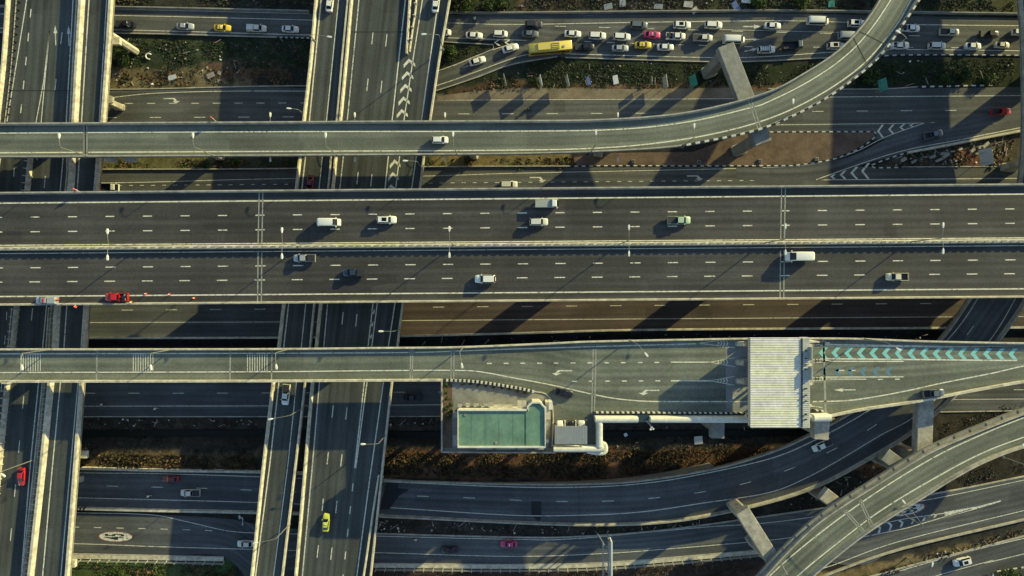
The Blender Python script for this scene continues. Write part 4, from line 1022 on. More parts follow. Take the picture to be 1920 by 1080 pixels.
def van(length=5.3, hgt=2.25):
    r = proto_root('van'); mb = MB(); l = length/2; z = hgt
    prof = [(-l, 0.84, z-0.22), (-l+0.12, 0.90, z-0.08), (-l+0.5, 0.92, z), (0.2, 0.92, z), (l-1.55, 0.90, z-0.05)]
    rings = [[(x, -0.90, 0.35), (x, -0.95, 0.9), (x, -w, zt-0.30), (x, -w*0.82, zt-0.03), (x, -w*0.4, zt+0.02), (x, w*0.4, zt+0.02), (x, w*0.82, zt-0.03), (x, w, zt-0.30), (x, 0.95, 0.9), (x, 0.90, 0.35)] for x, w, zt in prof]
    for x, w, zt, zs in ((l-0.62, 0.86, 1.22, 1.05), (l-0.12, 0.82, 1.02, 0.86), (l, 0.66, 0.75, 0.62)):
        rings.append([(x, -w, 0.38), (x, -w*1.03, 0.7 if zs > 0.75 else 0.5), (x, -w, zs), (x, -w*0.82, zt-0.02), (x, -w*0.4, zt), (x, w*0.4, zt), (x, w*0.82, zt-0.02), (x, w, zs), (x, w*1.03, 0.7 if zs > 0.75 else 0.5), (x, w, 0.38)])
    mb.loft(rings, 'car_white'); mb.build('body', r, True)
    xa, xb, za, zb = l-1.50, l-0.68, z-0.02, 1.26
    m = MB(); m.loft([[(xa, -0.70, za-0.03), (xa, 0.70, za-0.03), (xb, 0.76, zb-0.03), (xb, -0.76, zb-0.03)], [(xa+0.04, -0.70, za+0.02), (xa+0.04, 0.70, za+0.02), (xb+0.04, 0.76, zb+0.03), (xb+0.04, -0.76, zb+0.03)]], 'glass_dark'); m.build('windscreen', r)
    m = MB(); m.box((-l-0.0, 0, z-0.95), (0.06, 1.4, 0.5), 'glass_dark'); m.build('rear_window', r)
    for s in (-1, 1):
        m = MB(); m.loft([[(-l+0.4, s*0.935, 1.15), (l-1.0, s*0.925, 1.15), (l-1.55, s*0.905, z-0.36), (-l+0.4, s*0.915, z-0.36)], [(-l+0.4, s*0.965, 1.15), (l-1.0, s*0.955, 1.15), (l-1.55, s*0.93, z-0.36), (-l+0.4, s*0.94, z-0.36)]], 'glass_dark'); m.build('side_window', r)
    wheels(r, l-1.0, -l+1.05, 0.93, 0.36, 0.24); lamps_of(r, l - 0.06, -l, 0.76, 0.80, 1.0); mirrors(r, l-1.0, 0.93, 1.25, 1.3)
    return finish(r)
def bus():
    r = proto_root('bus'); mb = MB(); l = 5.8
    sec = lambda x, w, zt: [(x, -w, 0.4), (x, -w, 2.6), (x, -w*0.93, zt-0.06), (x, -w*0.6, zt), (x, w*0.6, zt), (x, w*0.93, zt-0.06), (x, w, 2.6), (x, w, 0.4)]
    mb.loft([sec(-l, 1.18, 2.95), (sec(-l+0.15, 1.25, 3.05)), sec(0, 1.25, 3.05), sec(l-0.2, 1.25, 3.05), sec(l, 1.16, 2.92)], 'car_busyellow'); mb.build('body', r, True)
    m = MB(); m.box((-1.6, 0.05, 3.04), (3.4, 1.9, 0.34), 'car_busyellow', 0, 0.96); m.build('air_conditioner', r)
    m = MB(); m.box((1.45, 0.05, 3.04), (2.2, 1.7, 0.26), 'car_busyellow', 0, 0.96)
    for k in range(3): m.box((1.45, -0.5 + 0.5*k, 3.29), (2.0, 0.16, 0.04), 'plastic_black')
    m.build('roof_vent', r)
    m = MB(); m.box((3.6, -0.3, 3.04), (0.55, 0.5, 0.16), 'metal_grey'); m.build('roof_hatch', r)
    m = MB(); m.box((l-0.02, 0, 1.25), (0.10, 2.1, 1.3), 'glass_dark'); m.build('windscreen', r)
    m = MB(); m.box((-l+0.02, 0, 1.5), (0.10, 1.9, 0.9), 'glass_dark'); m.build('rear_window', r)
    for s in (-1, 1):
        m = MB(); m.box((0, s*1.26, 1.4), (10.6, 0.05, 0.95), 'glass_dark'); m.build('side_window', r)
        m = MB(); m.box((0.4, s*1.262, 0.75), (9.4, 0.04, 0.28), 'car_darkred'); m.build('side_stripe', r)
        m = MB(); m.box((l+0.12, s*1.2, 1.9), (0.16, 0.3, 0.42), 'plastic_black'); m.build('mirror', r)
        m = MB(); m.box((l-0.02, s*0.85, 0.62), (0.1, 0.4, 0.22), 'lamp_glass'); m.build('headlight', r)
    wheels(r, 3.4, -3.1, 1.22, 0.5, 0.3)
    return r
def lorry(light=False):
    r = proto_root('truck'); mb = MB()
    mb.loft([[(1.2, -0.95, 0.5), (2.75, -0.92, 0.5), (2.75, 0.92, 0.5), (1.2, 0.95, 0.5)], [(1.2, -0.97, 1.25), (2.85, -0.92, 1.2), (2.85, 0.92, 1.2), (1.2, 0.97, 1.25)],
             [(1.22, -0.86, 2.05), (2.35, -0.82, 2.05), (2.35, 0.82, 2.05), (1.22, 0.86, 2.05)], [(1.35, -0.74, 2.14), (2.15, -0.70, 2.14), (2.15, 0.70, 2.14), (1.35, 0.74, 2.14)]], 'car_white')
    mb.build('cab', r)
    m = MB(); m.loft([[(2.38, -0.78, 2.0), (2.38, 0.78, 2.0), (2.84, 0.84, 1.28), (2.84, -0.84, 1.28)], [(2.42, -0.78, 2.04), (2.42, 0.78, 2.04), (2.89, 0.84, 1.3), (2.89, -0.84, 1.3)]], 'glass_dark'); m.build('windscreen', r)
    for s in (-1, 1):
        m = MB(); m.box((1.8, s*0.93, 1.3), (0.85, 0.06, 0.6), 'glass_dark'); m.build('side_window', r)
    m = MB(); m.box((-0.85, 0, 0.85), (3.9, 1.9, 0.12), 'bed_liner')
    for s in (-1, 1): m.box((-0.85, s*0.95, 0.85), (3.9, 0.07, 0.75), 'metal_grey' if light else 'car_black')
    m.box((-2.8, 0, 0.85), (0.08, 1.95, 0.75), 'metal_grey' if light else 'car_black'); m.box((1.1, 0, 0.85), (0.08, 1.95, 1.1), 'metal_grey' if light else 'car_black')
    for x in (-2.3, -1.4, -0.5, 0.4): m.box((x, 0, 0.97), (0.08, 1.85, 0.05), 'metal_dark')
    m.build('load_bed', r)
    if light:
        m = MB(); m.box((-0.85, 0, 1.58), (3.85, 1.86, 0.10), 'awning_grey'); m.build('tarpaulin', r)
    wheels(r, 2.0, -1.9, 0.92, 0.40, 0.26); lamps_of(r, 2.80, -2.85, 0.72, 0.75, 0.75); mirrors(r, 2.5, 1.0, 1.6, 1.2)
    return finish(r)
def taxi_of(base):
    r = clone(base, (0, 0, 0), 0); r.name = 'taxi'
    m = MB(); m.box((-0.15, 0, 1.42), (0.22, 0.62, 0.14), 'lamp_glass', 0, 0.85); m.build('roof_sign', r)
    return r
PROTO = dict(sedan=sedan(), hatch=hatch(), suv=suv(), suvs=suv(sun=True), suvr=suv(rack=True), pickup=pickup(), pickc=pickup('cover'), pickg=pickup('goods'), pickt=pickup('canopy'),
             van=van(), vanl=van(5.9, 2.35), bus=bus(), lorry=lorry(), light=lorry(True))
PROTO['taxi'] = taxi_of(PROTO['sedan'])
CATS = dict(sedan='car', hatch='car', suv='car', suvs='car', suvr='car', pickup='pickup', pickc='pickup', pickg='pickup', pickt='pickup', van='van', vanl='van', bus='bus', lorry='truck', light='truck', taxi='taxi')
NAMES = dict(CATS)
ROOFMIX = {}
def put(kind, x, y, ang, col, label, h=0, group=None, scale=1.0, hood=None):
    p = P(x, y, h + 0.8); o = clone(PROTO[kind], (p.x, p.y, h + 0.02), R(ang), label, group)
    o.name = NAMES[kind]; o['category'] = CATS[kind]; o.scale = (scale, scale, scale)
    if callable(h): pass
    for ch in o.children:
        for s in ch.material_slots:
            if s.material and s.material.name == 'car_white':
                s.link = 'OBJECT'; s.material = MATS['car_' + col]
    return o
GJ, GM = 'vehicles queuing on the crowded road', 'vehicles on the main deck'
G0 = GZ
CARS = [
 ('pickc', 236, 46, 0, 'black', 'black pickup alone at the left end of the upper left road', G0, GJ),
 ('sedan', 347, 49, -2, 'silver', 'silver sedan between the black pickup and the yellow taxi', G0, GJ),
 ('taxi', 417, 52, -3, 'yellow', 'yellow taxi on the upper left road behind the silver sedan', G0, GJ),
 ('pickt', 481, 53, -2, 'pearl', 'pale canopied pickup just right of the yellow taxi on the upper left road', G0, GJ),
 ('sedan', 544, 54, -3, 'white', 'white sedan nearest the crossing decks on the upper left road', G0, GJ),
 ('hatch', 832, 60, -2, 'white', 'white car half hidden behind the edge of the chevron deck', G0, GJ),
 ('sedan', 889, 66, -3, 'white', 'white sedan below the motorcyclist at the start of the queue', G0, GJ),
 ('hatch', 938, 63, -2, 'white', 'white hatchback between the first white sedan and the dark grey sedan', G0, GJ),
 ('sedan', 957, 90, 17, 'white', 'white sedan on the slip road nearest the yellow bus', G0, GJ),
 ('sedan', 895, 114, 17, 'white', 'white sedan driving alone up the slip road', G0, GJ),
 ('suv', 1001, 46, -1, 'dark', 'black sport utility car directly above the dark grey sedan', G0, GJ),
 ('sedan', 994, 63, -2, 'grey', 'dark grey sedan directly below the black sport utility car', G0, GJ),
 ('sedan', 1074, 63, -3, 'white', 'white sedan above the front of the yellow bus', G0, GJ),
 ('suv', 1120, 67, -2, 'white', 'white estate car above the black pickup', G0, GJ),
 ('suv', 1166, 69, -3, 'white', 'white sport utility car behind the pink taxi', G0, GJ),
 ('sedan', 1163, 90, -1, 'silver', 'silver sedan between the black pickup and the small yellow taxi', G0, GJ),
 ('pickc', 1096, 88, 1, 'black', 'black pickup right in front of the yellow bus', G0, GJ),
 ('suv', 1198, 47, -3, 'grey', 'dark grey sport utility car above the pink taxi', G0, GJ),
 ('taxi', 1223, 65, -3, 'pink', 'pink red taxi in the middle lane of the queue', G0, GJ),
 ('taxi', 1206, 84, 0, 'yellow', 'yellow taxi directly below the pink red taxi', G0, GJ),
 ('sedan', 1248, 88, 0, 'white', 'white sedan just right of the yellow taxi in the lower lane', G0, GJ),
 ('pickg', 1267, 68, -1, 'white', 'white pickup with goods heaped in its bed', G0, GJ),
 ('suvs', 1279, 47, -2, 'white', 'white sport utility car with a dark sunroof above the loaded pickup', G0, GJ),
 ('pickc', 1318, 71, -2, 'pearl', 'white cabbed pickup with a black covered bed left of the white minibus', G0, GJ),
 ('suv', 1338, 47, -2, 'white', 'white sport utility car above the white minibus', G0, GJ),
 ('vanl', 1376, 75, -1, 'white', 'white minibus at the top end of the big concrete straddle beam', G0, GJ),
 ('suvr', 1437, 93, 2, 'white', 'white car with a black roof rack in the lowest lane', G0, GJ),
 ('sedan', 1449, 48, -2, 'white', 'white sedan in front of the painted arrow in the upper lane', G0, GJ),
 ('lorry', 1485, 86, 4, 'grey', 'black flatbed truck right of the car with the roof rack', G0, GJ),
 ('vanl', 1533, 40, -1, 'white', 'tall white van straddling the edge line in the top lane', G0, GJ),
 ('suvs', 1606, 44, -2, 'white', 'white car with a square sunroof at the upper edge of the curved ramp', G0, GJ),
 ('van', 1590, 68, -1, 'silver', 'grey van half hidden beneath the curved ramp', G0, GJ),
 ('suvs', 1567, 86, 0, 'pearl', 'pearl car with glass roof in the lower lane just left of the curved ramp', G0, GJ),
 ('pickg', 1706, 53, -2, 'white', 'white pickup leaving the right side of the curved ramp in the upper lane', G0, GJ),
 ('sedan', 1688, 85, 1, 'white', 'white sedan in the lower lane just right of the curved ramp', G0, GJ, 1.1),
 ('suv', 1757, 86, -1, 'pearl', 'pale sport utility car with dark sides, second in the lower lane right of the ramp', G0, GJ),
 ('pickc', 1780, 60, -1, 'cream', 'cream pickup with a black bed right of the curved ramp', G0, GJ),
 ('sedan', 1825, 86, -1, 'white', 'white sedan in the lower lane below the black pickup at right', G0, GJ),
 ('pickc', 1855, 64, 0, 'dark', 'black pickup in the sunlit patch near the upper right corner', G0, GJ),
 ('sedan', 1880, 84, -2, 'cream', 'cream sedan last but one at the right end of the queue', G0, GJ, 0.9),
 ('hatch', 1912, 60, 0, 'white', 'white car cut by the right edge of the picture', G0, GJ),
 ('pickc', 1877, 209, 4, 'red', 'bright red pickup alone on the sunlit road at the right edge', G0, None),
 ('pickup', 1750, 252, 14, 'grey', 'dark grey pickup on the joining slip road beside the painted nose', G0, None),
 ('suv', 954, 346, 0, 'pearl', 'pale car peeking out above the main deck', G0, None),
 ('lorry', 204, 352, 0, 'pearl', 'pale cabbed truck peeking out above the main deck at the left', G0, None),
 ('pickc', 774, 745, 180, 'dark', 'dark pickup in deep shade left of the green roofed building', G0, None),
 ('sedan', 581, 345, -97, 'darkred', 'dark red car on the crossing deck just above the main deck', H_NS, None),
 ('sedan', 320, 898, 180, 'darkred', 'dark red sedan in shade on the lower left road', G0, None),
 ('pickc', 357, 924, 180, 'pearl', 'white cabbed pickup with a black bed on the lower left road', G0, None),
 ('sedan', 460, 1020, 180, 'white', 'white sedan at the foot of the left crossing deck', G0, None),
 ('sedan', 843, 1031, 180, 'black', 'black sedan left of the magenta taxi on the lower road', G0, None),
 ('taxi', 954, 1020, 180, 'pink', 'magenta taxi on the lower road', G0, None),
 ('suvs', 1804, 1053, -165, 'white', 'white car with a dark sunroof alone in the lower right corner', G0, None),
 ('sedan', 40, 894, -92, 'red', 'bright red car driving on the far left crossing deck', H_NS, None),
 ('sedan', 618, 5, 84, 'white', 'white car at the top edge on the narrow crossing deck', H_NS, None),
 ('sedan', 817, 6, 84, 'white', 'white sedan at the top edge right of the chevrons', H_NS, None),
 ('pickc', 536, 740, -95, 'white', 'white pickup on the narrow crossing deck just below the toll deck', H_NS, None),
 ('taxi', 611, 980, 86, 'lime', 'lime yellow taxi on the wide crossing deck', H_NS, None),
 ('van', 618, 417, 0, 'white', 'long white van on the far carriageway of the main deck at left', H_MAIN, GM),
 ('suvs', 725, 412, 0, 'white', 'white car with a black glass roof right of the long white van', H_MAIN, GM, 0.98),
 ('suv', 1010, 416, 0, 'pearl', 'white estate car below the light truck on the main deck', H_MAIN, GM, 0.95),
 ('light', 1025, 382, 0, 'white', 'light truck with a flat pale cargo bed on the top lane of the main deck', H_MAIN, GM, 0.98),
 ('pickc', 1273, 413, 0, 'green', 'pale green cabbed pickup with a black bed on the main deck', H_MAIN, GM, 1.05),
 ('pickc', 571, 484, 180, 'silver', 'silver pickup with a black bed beside the median at left', H_MAIN, GM),
 ('pickc', 664, 511, 180, 'navy', 'dark blue pickup right of the silver pickup on the near carriageway', H_MAIN, GM),
 ('suv', 910, 523, 180, 'white', 'white sport utility car in the middle of the near carriageway', H_MAIN, GM, 1.06),
 ('van', 1497, 481, 180, 'white', 'white van by the steel deck joint on the near carriageway', H_MAIN, GM, 1.18),
 ('pickup', 1682, 519, 180, 'cream', 'cream pickup nearest the right end of the near carriageway', H_MAIN, GM),
 ('pickg', 219, 557, 180, 'red', 'red pickup with goods parked on the hard shoulder beside the cones', H_MAIN, GM, 1.05),
 ('pickt', 88, 563, 180, 'silver', 'grey patrol pickup parked on the hard shoulder at the far left', H_MAIN, GM, 1.0),
 ('hatch', 825, 262, 0, 'white', 'white hatchback alone on the upper ramp', H_RAMP, None),
 ('sedan', 1058, 737, -14, 'black', 'black sedan turning off the toll deck toward the green roofed building', H_TOLL, None),
 ('pickup', 1750, 737, 4, 'grey', 'grey pickup stopped against the edge of the toll deck at right', H_TOLL, None),
 ('pickc', 1541, 835, -155, 'white', 'white pickup under the end of the toll canopy on the lower viaduct', 6.45, None),
]
for c in CARS:
    o = put(c[0], c[1], c[2], c[3], c[4], c[5], c[6], c[7], c[8] if len(c) > 8 else 1.0)
    if 'patrol' in c[5]:
        m = MB(); m.box((0.15, 0, 1.72), (0.26, 1.0, 0.14), 'lamp_red'); m.build('light_bar', o)
p = P(1031, 91, 1.5); clone(PROTO['bus'], (p.x, p.y, G0), R(5), 'long yellow bus with roof units merging into the queue', GJ).name = 'bus'
for o in [q for q in scene.objects if q.name.startswith('bus') and q.parent is None and 'label' in q.keys()]: o['category'] = 'bus'
def purge(r):
    for ch in list(r.children):
        for g in list(ch.children): bpy.data.objects.remove(g)
        bpy.data.objects.remove(ch)
    bpy.data.objects.remove(r)

# ------------------------------------------------------------------ people, motorcycles
def skin_mesh(verts, edges, rad, colour):
    """continuous figure grown from a skeleton; colour(co) -> material name"""
    me = bpy.data.meshes.new('fig'); me.from_pydata(verts, edges, [])
    o = bpy.data.objects.new('fig', me); COL.objects.link(o)
    o.modifiers.new('s', 'SKIN')
    for i, v in enumerate(me.skin_vertices[0].data): v.radius = (rad[i], rad[i]); v.use_root = (i == 0)
    sb = o.modifiers.new('d', 'SUBSURF'); sb.levels = 1
    bpy.context.view_layer.update()
    out = bpy.data.meshes.new_from_object(o.evaluated_get(bpy.context.evaluated_depsgraph_get()))
    bpy.data.objects.remove(o); names = []
    out.materials.clear()
    idx = []
    for pl in out.polygons:
        n = colour(pl.center)
        if n not in names: names.append(n)
        idx.append(names.index(n))
    for n in names: out.materials.append(MATS[n])
    out.polygons.foreach_set('material_index', idx); out.polygons.foreach_set('use_smooth', [True]*len(idx)); out.update()
    return out
def person(loc, rz, shirt, label, pose='stand', helmet=None, trousers='cloth_dark', group=None):
    S = pose == 'ride'; z = 0.62 if S else 0.0
    if S: hip = 0.80
    else: hip = 0.92
    V = [(0, 0, hip)]; E = []; Rr = [0.15]
    def add(par, p, r): V.append(p); Rr.append(r); E.append((par, len(V)-1)); return len(V)-1
    lean = 0.16 if S else 0.03
    ch = add(0, (lean*0.5, 0, hip + 0.26), 0.15); sh = add(ch, (lean, 0, hip + 0.48), 0.13); nk = add(sh, (lean + 0.02, 0, hip + 0.58), 0.055)
    hd = add(nk, (lean + 0.05, 0, hip + 0.70), 0.095); tp = add(hd, (lean + 0.05, 0, hip + 0.79), 0.075)
    for s in (-1, 1):
        a = add(sh, (lean, s*0.19, hip + 0.46), 0.065)
        if S: e = add(a, (lean + 0.20, s*0.27, hip + 0.28), 0.05); w = add(e, (lean + 0.42, s*0.29, hip + 0.24), 0.035); add(w, (lean + 0.50, s*0.28, hip + 0.22), 0.04)
        else: e = add(a, (0.02 + 0.05*s, s*0.27, hip + 0.20), 0.05); w = add(e, (0.14, s*0.27, hip - 0.02), 0.035); add(w, (0.18, s*0.26, hip - 0.10), 0.04)
        g = add(0, (0, s*0.10, hip - 0.06), 0.10)
        if S: k = add(g, (0.40, s*0.20, hip - 0.10), 0.075); f = add(k, (0.22, s*0.20, 0.36), 0.05); add(f, (0.36, s*0.20, 0.30), 0.05)
        else: k = add(g, (0.06*s, s*0.11, 0.50), 0.07); f = add(k, (-0.05*s, s*0.11, 0.09), 0.045); add(f, (0.14 - 0.05*s, s*0.12, 0.05), 0.045)
    def col(c):
        if c.z > hip + 0.57: return 'skin'
        if c.z < hip - 0.02 and abs(c.y) < 0.245: return trousers
        if (S and c.x > 0.5) or (not S and abs(c.y) > 0.2 and c.z < hip + 0.02): return 'skin'
        return shirt
    o = bpy.data.objects.new('person', skin_mesh(V, E, Rr, col)); COL.objects.link(o); o.location = loc; o.rotation_euler = (0, 0, rz)
    tag(o, label, 'person', group)
    m = MB(); n = 10; c = Vector((lean + 0.05, 0, hip + 0.73)); rr = 0.15 if helmet else 0.115
    m.loft([[(c.x + rr*math.cos(q)*math.cos(2*math.pi*k/n) - (0 if helmet else 0.02), rr*math.cos(q)*math.sin(2*math.pi*k/n), c.z + rr*math.sin(q)) for k in range(n)] for q in (-0.35, 0.0, 0.5, 0.95, 1.35)], helmet or 'plastic_black')
    m.build('helmet' if helmet else 'hair', o, True)
    return o
def motorbike(loc, rz, mat, label, group='motorcycles'):
    r = empty('motorcycle', loc, rz, label, 'motorcycle', group)
    for x in (-0.62, 0.64):
        m = MB(); n = 16; ring = lambda q, y: [(q*math.cos(2*math.pi*k/n), y, q*math.sin(2*math.pi*k/n)) for k in range(n)]
        m.loft([ring(0.2, -0.05), ring(0.3, -0.035), ring(0.3, 0.035), ring(0.2, 0.05)], 'tyre'); w = m.build('wheel', r); w.location = (x, 0, 0.3)
    m = MB(); m.loft([[(x, -w, z0), (x, w, z0), (x, w*0.8, z1), (x, -w*0.8, z1)] for x, w, z0, z1 in ((-0.75, 0.05, 0.62, 0.72), (-0.45, 0.11, 0.45, 0.72), (0, 0.12, 0.28, 0.66), (0.3, 0.10, 0.35, 0.70), (0.5, 0.08, 0.62, 0.90))], mat); m.build('body', r, True)
    m = MB(); m.loft([[(x, -w, 0.72), (x, w, 0.72), (x, w*0.8, z1), (x, -w*0.8, z1)] for x, w, z1 in ((-0.62, 0.07, 0.78), (-0.3, 0.13, 0.80), (0.08, 0.09, 0.76))], 'plastic_black'); m.build('seat', r, True)
    m = MB(); m.tube([(0.42, -0.33, 1.0), (0.5, -0.12, 0.98), (0.5, 0.12, 0.98), (0.42, 0.33, 1.0)], 0.02, 'metal_dark', 6); m.build('handlebar', r)
    m = MB(); m.tube([(0.50, 0, 0.95), (0.64, 0, 0.3)], 0.03, 'metal_grey', 6); m.build('fork', r)
    m = MB(); m.box((0.58, 0, 0.80), (0.12, 0.16, 0.14), 'lamp_glass'); m.build('headlight', r)
    return r
for x, y, a, mt, sh, he, lb, lp in (
        (890, 36, 100, 'car_dark', 'cloth_white', 'plastic_black', 'dark motorcycle on the shoulder above the first queuing sedan', 'rider in a white shirt on the dark motorcycle above the queue'),
        (990, 205, 180, 'car_dark', 'cloth_dark', 'plastic_black', 'black motorcycle on the second road beside the long sign shadows', 'rider in dark clothes crossing the second road by the sign shadows'),
        (280, 930, 180, 'car_white', 'cloth_white', 'sign_white', 'pale motorcycle left of the white cabbed pickup', 'rider in white left of the white cabbed pickup'),
        (780, 1012, 180, 'car_white', 'cloth_white', 'plastic_black', 'pale motorcycle on the lower road left of the black sedan', 'rider in white on the lower road left of the black sedan'),
        (293, 766, 180, 'car_white', 'cloth_white', 'sign_white', 'pale motorcycle on the edge line below the toll deck, the right one', 'rider in white on the edge line below the toll deck, the right one'),
        (192, 758, 180, 'car_dark', 'cloth_white', 'plastic_black', 'motorcycle in deep shade beside the left crossing decks', 'rider in deep shade beside the left crossing decks')):
    p = P(x, y, 0.7); motorbike((p.x, p.y, G0), R(a), mt, lb)
    person((p.x - 0.12*math.cos(R(a)), p.y - 0.12*math.sin(R(a)), G0), R(a), sh, lp, 'ride', he, group='motorcycle riders')
for x, y, a, sh, he, lb in ((247, 567, 20, 'cloth_orange', 'sign_white', 'road worker in an orange vest behind the red pickup'), (110, 562, 160, 'cloth_red', 'cone_orange', 'road worker in red clothes right behind the grey patrol pickup')):
    p = P(x, y, H_MAIN + 0.9); person((p.x, p.y, H_MAIN + 0.02), R(a), sh, lb, 'stand', he, group='road workers')
cone_p = None
def cone(x, y, label):
    p = P(x, y, H_MAIN); r = empty('traffic_cone', (p.x, p.y, H_MAIN + 0.015), 0.3, label, 'traffic cone', 'cones beside the parked red pickup')
    m = MB(); m.box((0, 0, 0), (0.5, 0.5, 0.05), 'cone_orange'); m.build('base', r)
    m = MB(); n = 12; ring = lambda q, z: [(q*math.cos(2*math.pi*k/n), q*math.sin(2*math.pi*k/n), z) for k in range(n)]
    m.loft([ring(0.19, 0.05), ring(0.035, 0.95)], 'cone_orange'); m.build('cone', r, True)
    m = MB(); m.loft([ring(0.135, 0.40), ring(0.10, 0.62)], 'sign_white'); m.build('reflective_band', r, True)
for a in ((274, 551, 'orange cone standing nearest the red pickup'), (318, 552, 'orange cone standing in the middle of the three'), (364, 559, 'orange cone standing farthest from the red pickup')): cone(*a)
def flag(x, y, h, ang, label):
    p = P(x, y, h); r = empty('warning_flag', (p.x, p.y, h + 0.9), R(ang), label, 'flag', 'red flags on the parapets')
    m = MB(); m.tube([(0, 0, -0.2), (0.9, 0, 1.3)], 0.04, 'sign_white', 6); m.build('pole', r)
    m = MB(); vs = []; fs = []
    for i in range(6):
        for j in range(4): vs.append((0.35 + 0.10*i + 0.12*j, 0.06*math.sin(i*1.6 + j), 0.45 + 0.16*i - 0.22*j + 0.3))
    fs = [(i*4+j, i*4+j+1, (i+1)*4+j+1, (i+1)*4+j) for i in range(5) for j in range(3)]
    m.mesh(vs, fs, 'cloth_red'); m.mesh([(a, b + 0.03, c) for a, b, c in vs], fs, 'cloth_red'); m.build('cloth', r)
flag(408, 229, H_RAMP, 130, 'red flag fixed to the far parapet of the upper ramp'); flag(155, 361, H_MAIN, 140, 'red flag fixed to the far parapet of the main deck at left'); flag(146, 571, H_MAIN, -40, 'red flag fixed to the near parapet of the main deck at left')

# ------------------------------------------------------------------ street lamps
def lamp_head(root, c, ang):
    m = MB(); co, si = math.cos(ang), math.sin(ang)
    f = lambda a, b, z: (c[0] + a*co - b*si, c[1] + a*si + b*co, c[2] + z)
    m.loft([[f(x, -w, z0), f(x, w, z0), f(x, w*0.8, z1), f(x, -w*0.8, z1)] for x, w, z0, z1 in ((-0.1, 0.09, -0.04, 0.08), (0.25, 0.20, -0.10, 0.14), (0.8, 0.24, -0.12, 0.14), (1.15, 0.16, -0.06, 0.10))], 'lamp_head')
    return m.build('lamp_head', root, True)
def street_lamp(x, y, h, hgt, arms, label, group, rad=0.13):
    """arms: (angle in degrees, reach in metres)"""
    p = P(x, y, h); r = empty('street_lamp', (p.x, p.y, h), 0, label, 'street lamp', group)
    m = MB(); m.tube([(0, 0, 0), (0, 0, 0.4), (0, 0, 0.41), (0, 0, hgt)], [0.3, 0.3, rad*1.1, rad*0.6], 'lamp_metal', 10); m.build('pole', r, True)
    for a, l in arms:
        c, s = math.cos(R(a)), math.sin(R(a)); m = MB()
        m.tube([(0, 0, hgt - 0.1), (c*l*0.25, s*l*0.25, hgt + 0.25), (c*l*0.6, s*l*0.6, hgt + 0.4), (c*l, s*l, hgt + 0.45)], 0.06, 'lamp_metal', 6)
        arm = m.build('arm', r); lamp_head(r, (c*l, s*l, hgt + 0.45), R(a))
    return r
MEDL = ['leftmost on the median of the main deck, above the parked red pickup', 'on the median left of the silver pickup', 'on the median between the two glass roofed cars, left of centre',
        'on the median right of centre', 'on the median by the right deck joint', 'rightmost on the median of the main deck']
for (x, t) in zip((262, 563, 852, 1162, 1432, 1704), MEDL):
    street_lamp(x, fm(x), H_MAIN, 11.2, ((90, 2.3), (-90, 2.4)), 'double lamp ' + t, 'double lamps on the median')
for x, y, t in ((168, 293.5, 'at the far left end'), (402, 292.5, 'second from the left end'), (634, 292, 'above the wide chevron deck'), (857, 290, 'right of the white hatchback'),
                (1107, 287, 'where the ramp starts to bend'), (1279, 276, 'on the bend before the straddle beam'), (1452, 233, 'on the bend past the straddle beam')):
    street_lamp(x, y, H_RAMP, 9.5, ((90, 2.0),), 'lamp on the near parapet of the upper ramp, ' + t, 'single lamps on the upper ramp')
for x, y, a, t in ((98, 655, -84, 'left of the first rumble strip'), (324, 655, -84, 'right of the second rumble strip'), (544, 654, -84, 'right of the third rumble strip'), (868, 652, -80, 'left of the painted turn arrows'),
                (1180, 638, -50, 'above the middle of the toll queue'), (1617, 635, -30, 'above the teal chevrons')):
    street_lamp(x, y, H_TOLL, 9.0, ((a, 2.6),), 'lamp on the far parapet of the toll deck, ' + t, 'single lamps on the toll deck')
for x, y, t in ((545, 281, 'left of the narrow crossing deck'), (690, 281, 'under the wide crossing deck'), (845, 281, 'right of the chevron deck'), (1142, 281, 'near the middle of the ramp')):
    q = P(x, y, 0)
    street_lamp(x, y, 0, 13.5, ((90, 5.0), (-90, 5.0)), 'wide ground lamp rising beneath the upper ramp, ' + t, 'ground lamps beneath the upper ramp')
for x, y, a, l, hgt, t in ((590, 77, -8, 4.6, 4.0, 'reaching over the narrow deck at the top'), (831, 93, 180, 3.0, 9.0, 'on the right parapet of the chevron deck near the top'), (567, 212, 175, 1.6, 3, 'on the left parapet just above the upper ramp'),
                (791, 315, 178, 2.2, 8, 'on the right parapet between the upper ramp and main deck'), (750, 617, 180, 2.6, 7.5, 'on the right parapet between the main and toll decks'),
                (568, 765, 190, 4.0, 9, 'on the narrow deck below the toll deck'), (543, 983, 190, 4.2, 9, 'on the narrow deck near the bottom edge'), (724, 815, 180, 3.0, 9, 'on the right parapet below the toll deck')):
    street_lamp(x, y, H_NS, hgt, ((a, l),), 'single armed lamp ' + t, 'single lamps on the crossing decks')
street_lamp(67, 861, H_NS, 10.5, ((100, 3.4), (215, 1.0), (-40, 0.6)), 'floodlight mast with a cluster of heads by the bright red car', None)
street_lamp(1655, 100, H_RAMP, 9, ((150, 2.0),), 'single armed lamp on the striped parapet at the top of the curve', None)
street_lamp(1700, 1046, 0, 9, ((80, 2.0),), 'grey lamp post in the soil strip at the lower right', None)
street_lamp(1880, 857, H_LOOP, 8.5, ((115, 5),), 'lamp on the near side of the lower right ramp at the right', None); street_lamp(1690, 962, H_LOOP, 8.0, ((130, 7),), 'long armed lamp on the lower right ramp above the painted 60', None)

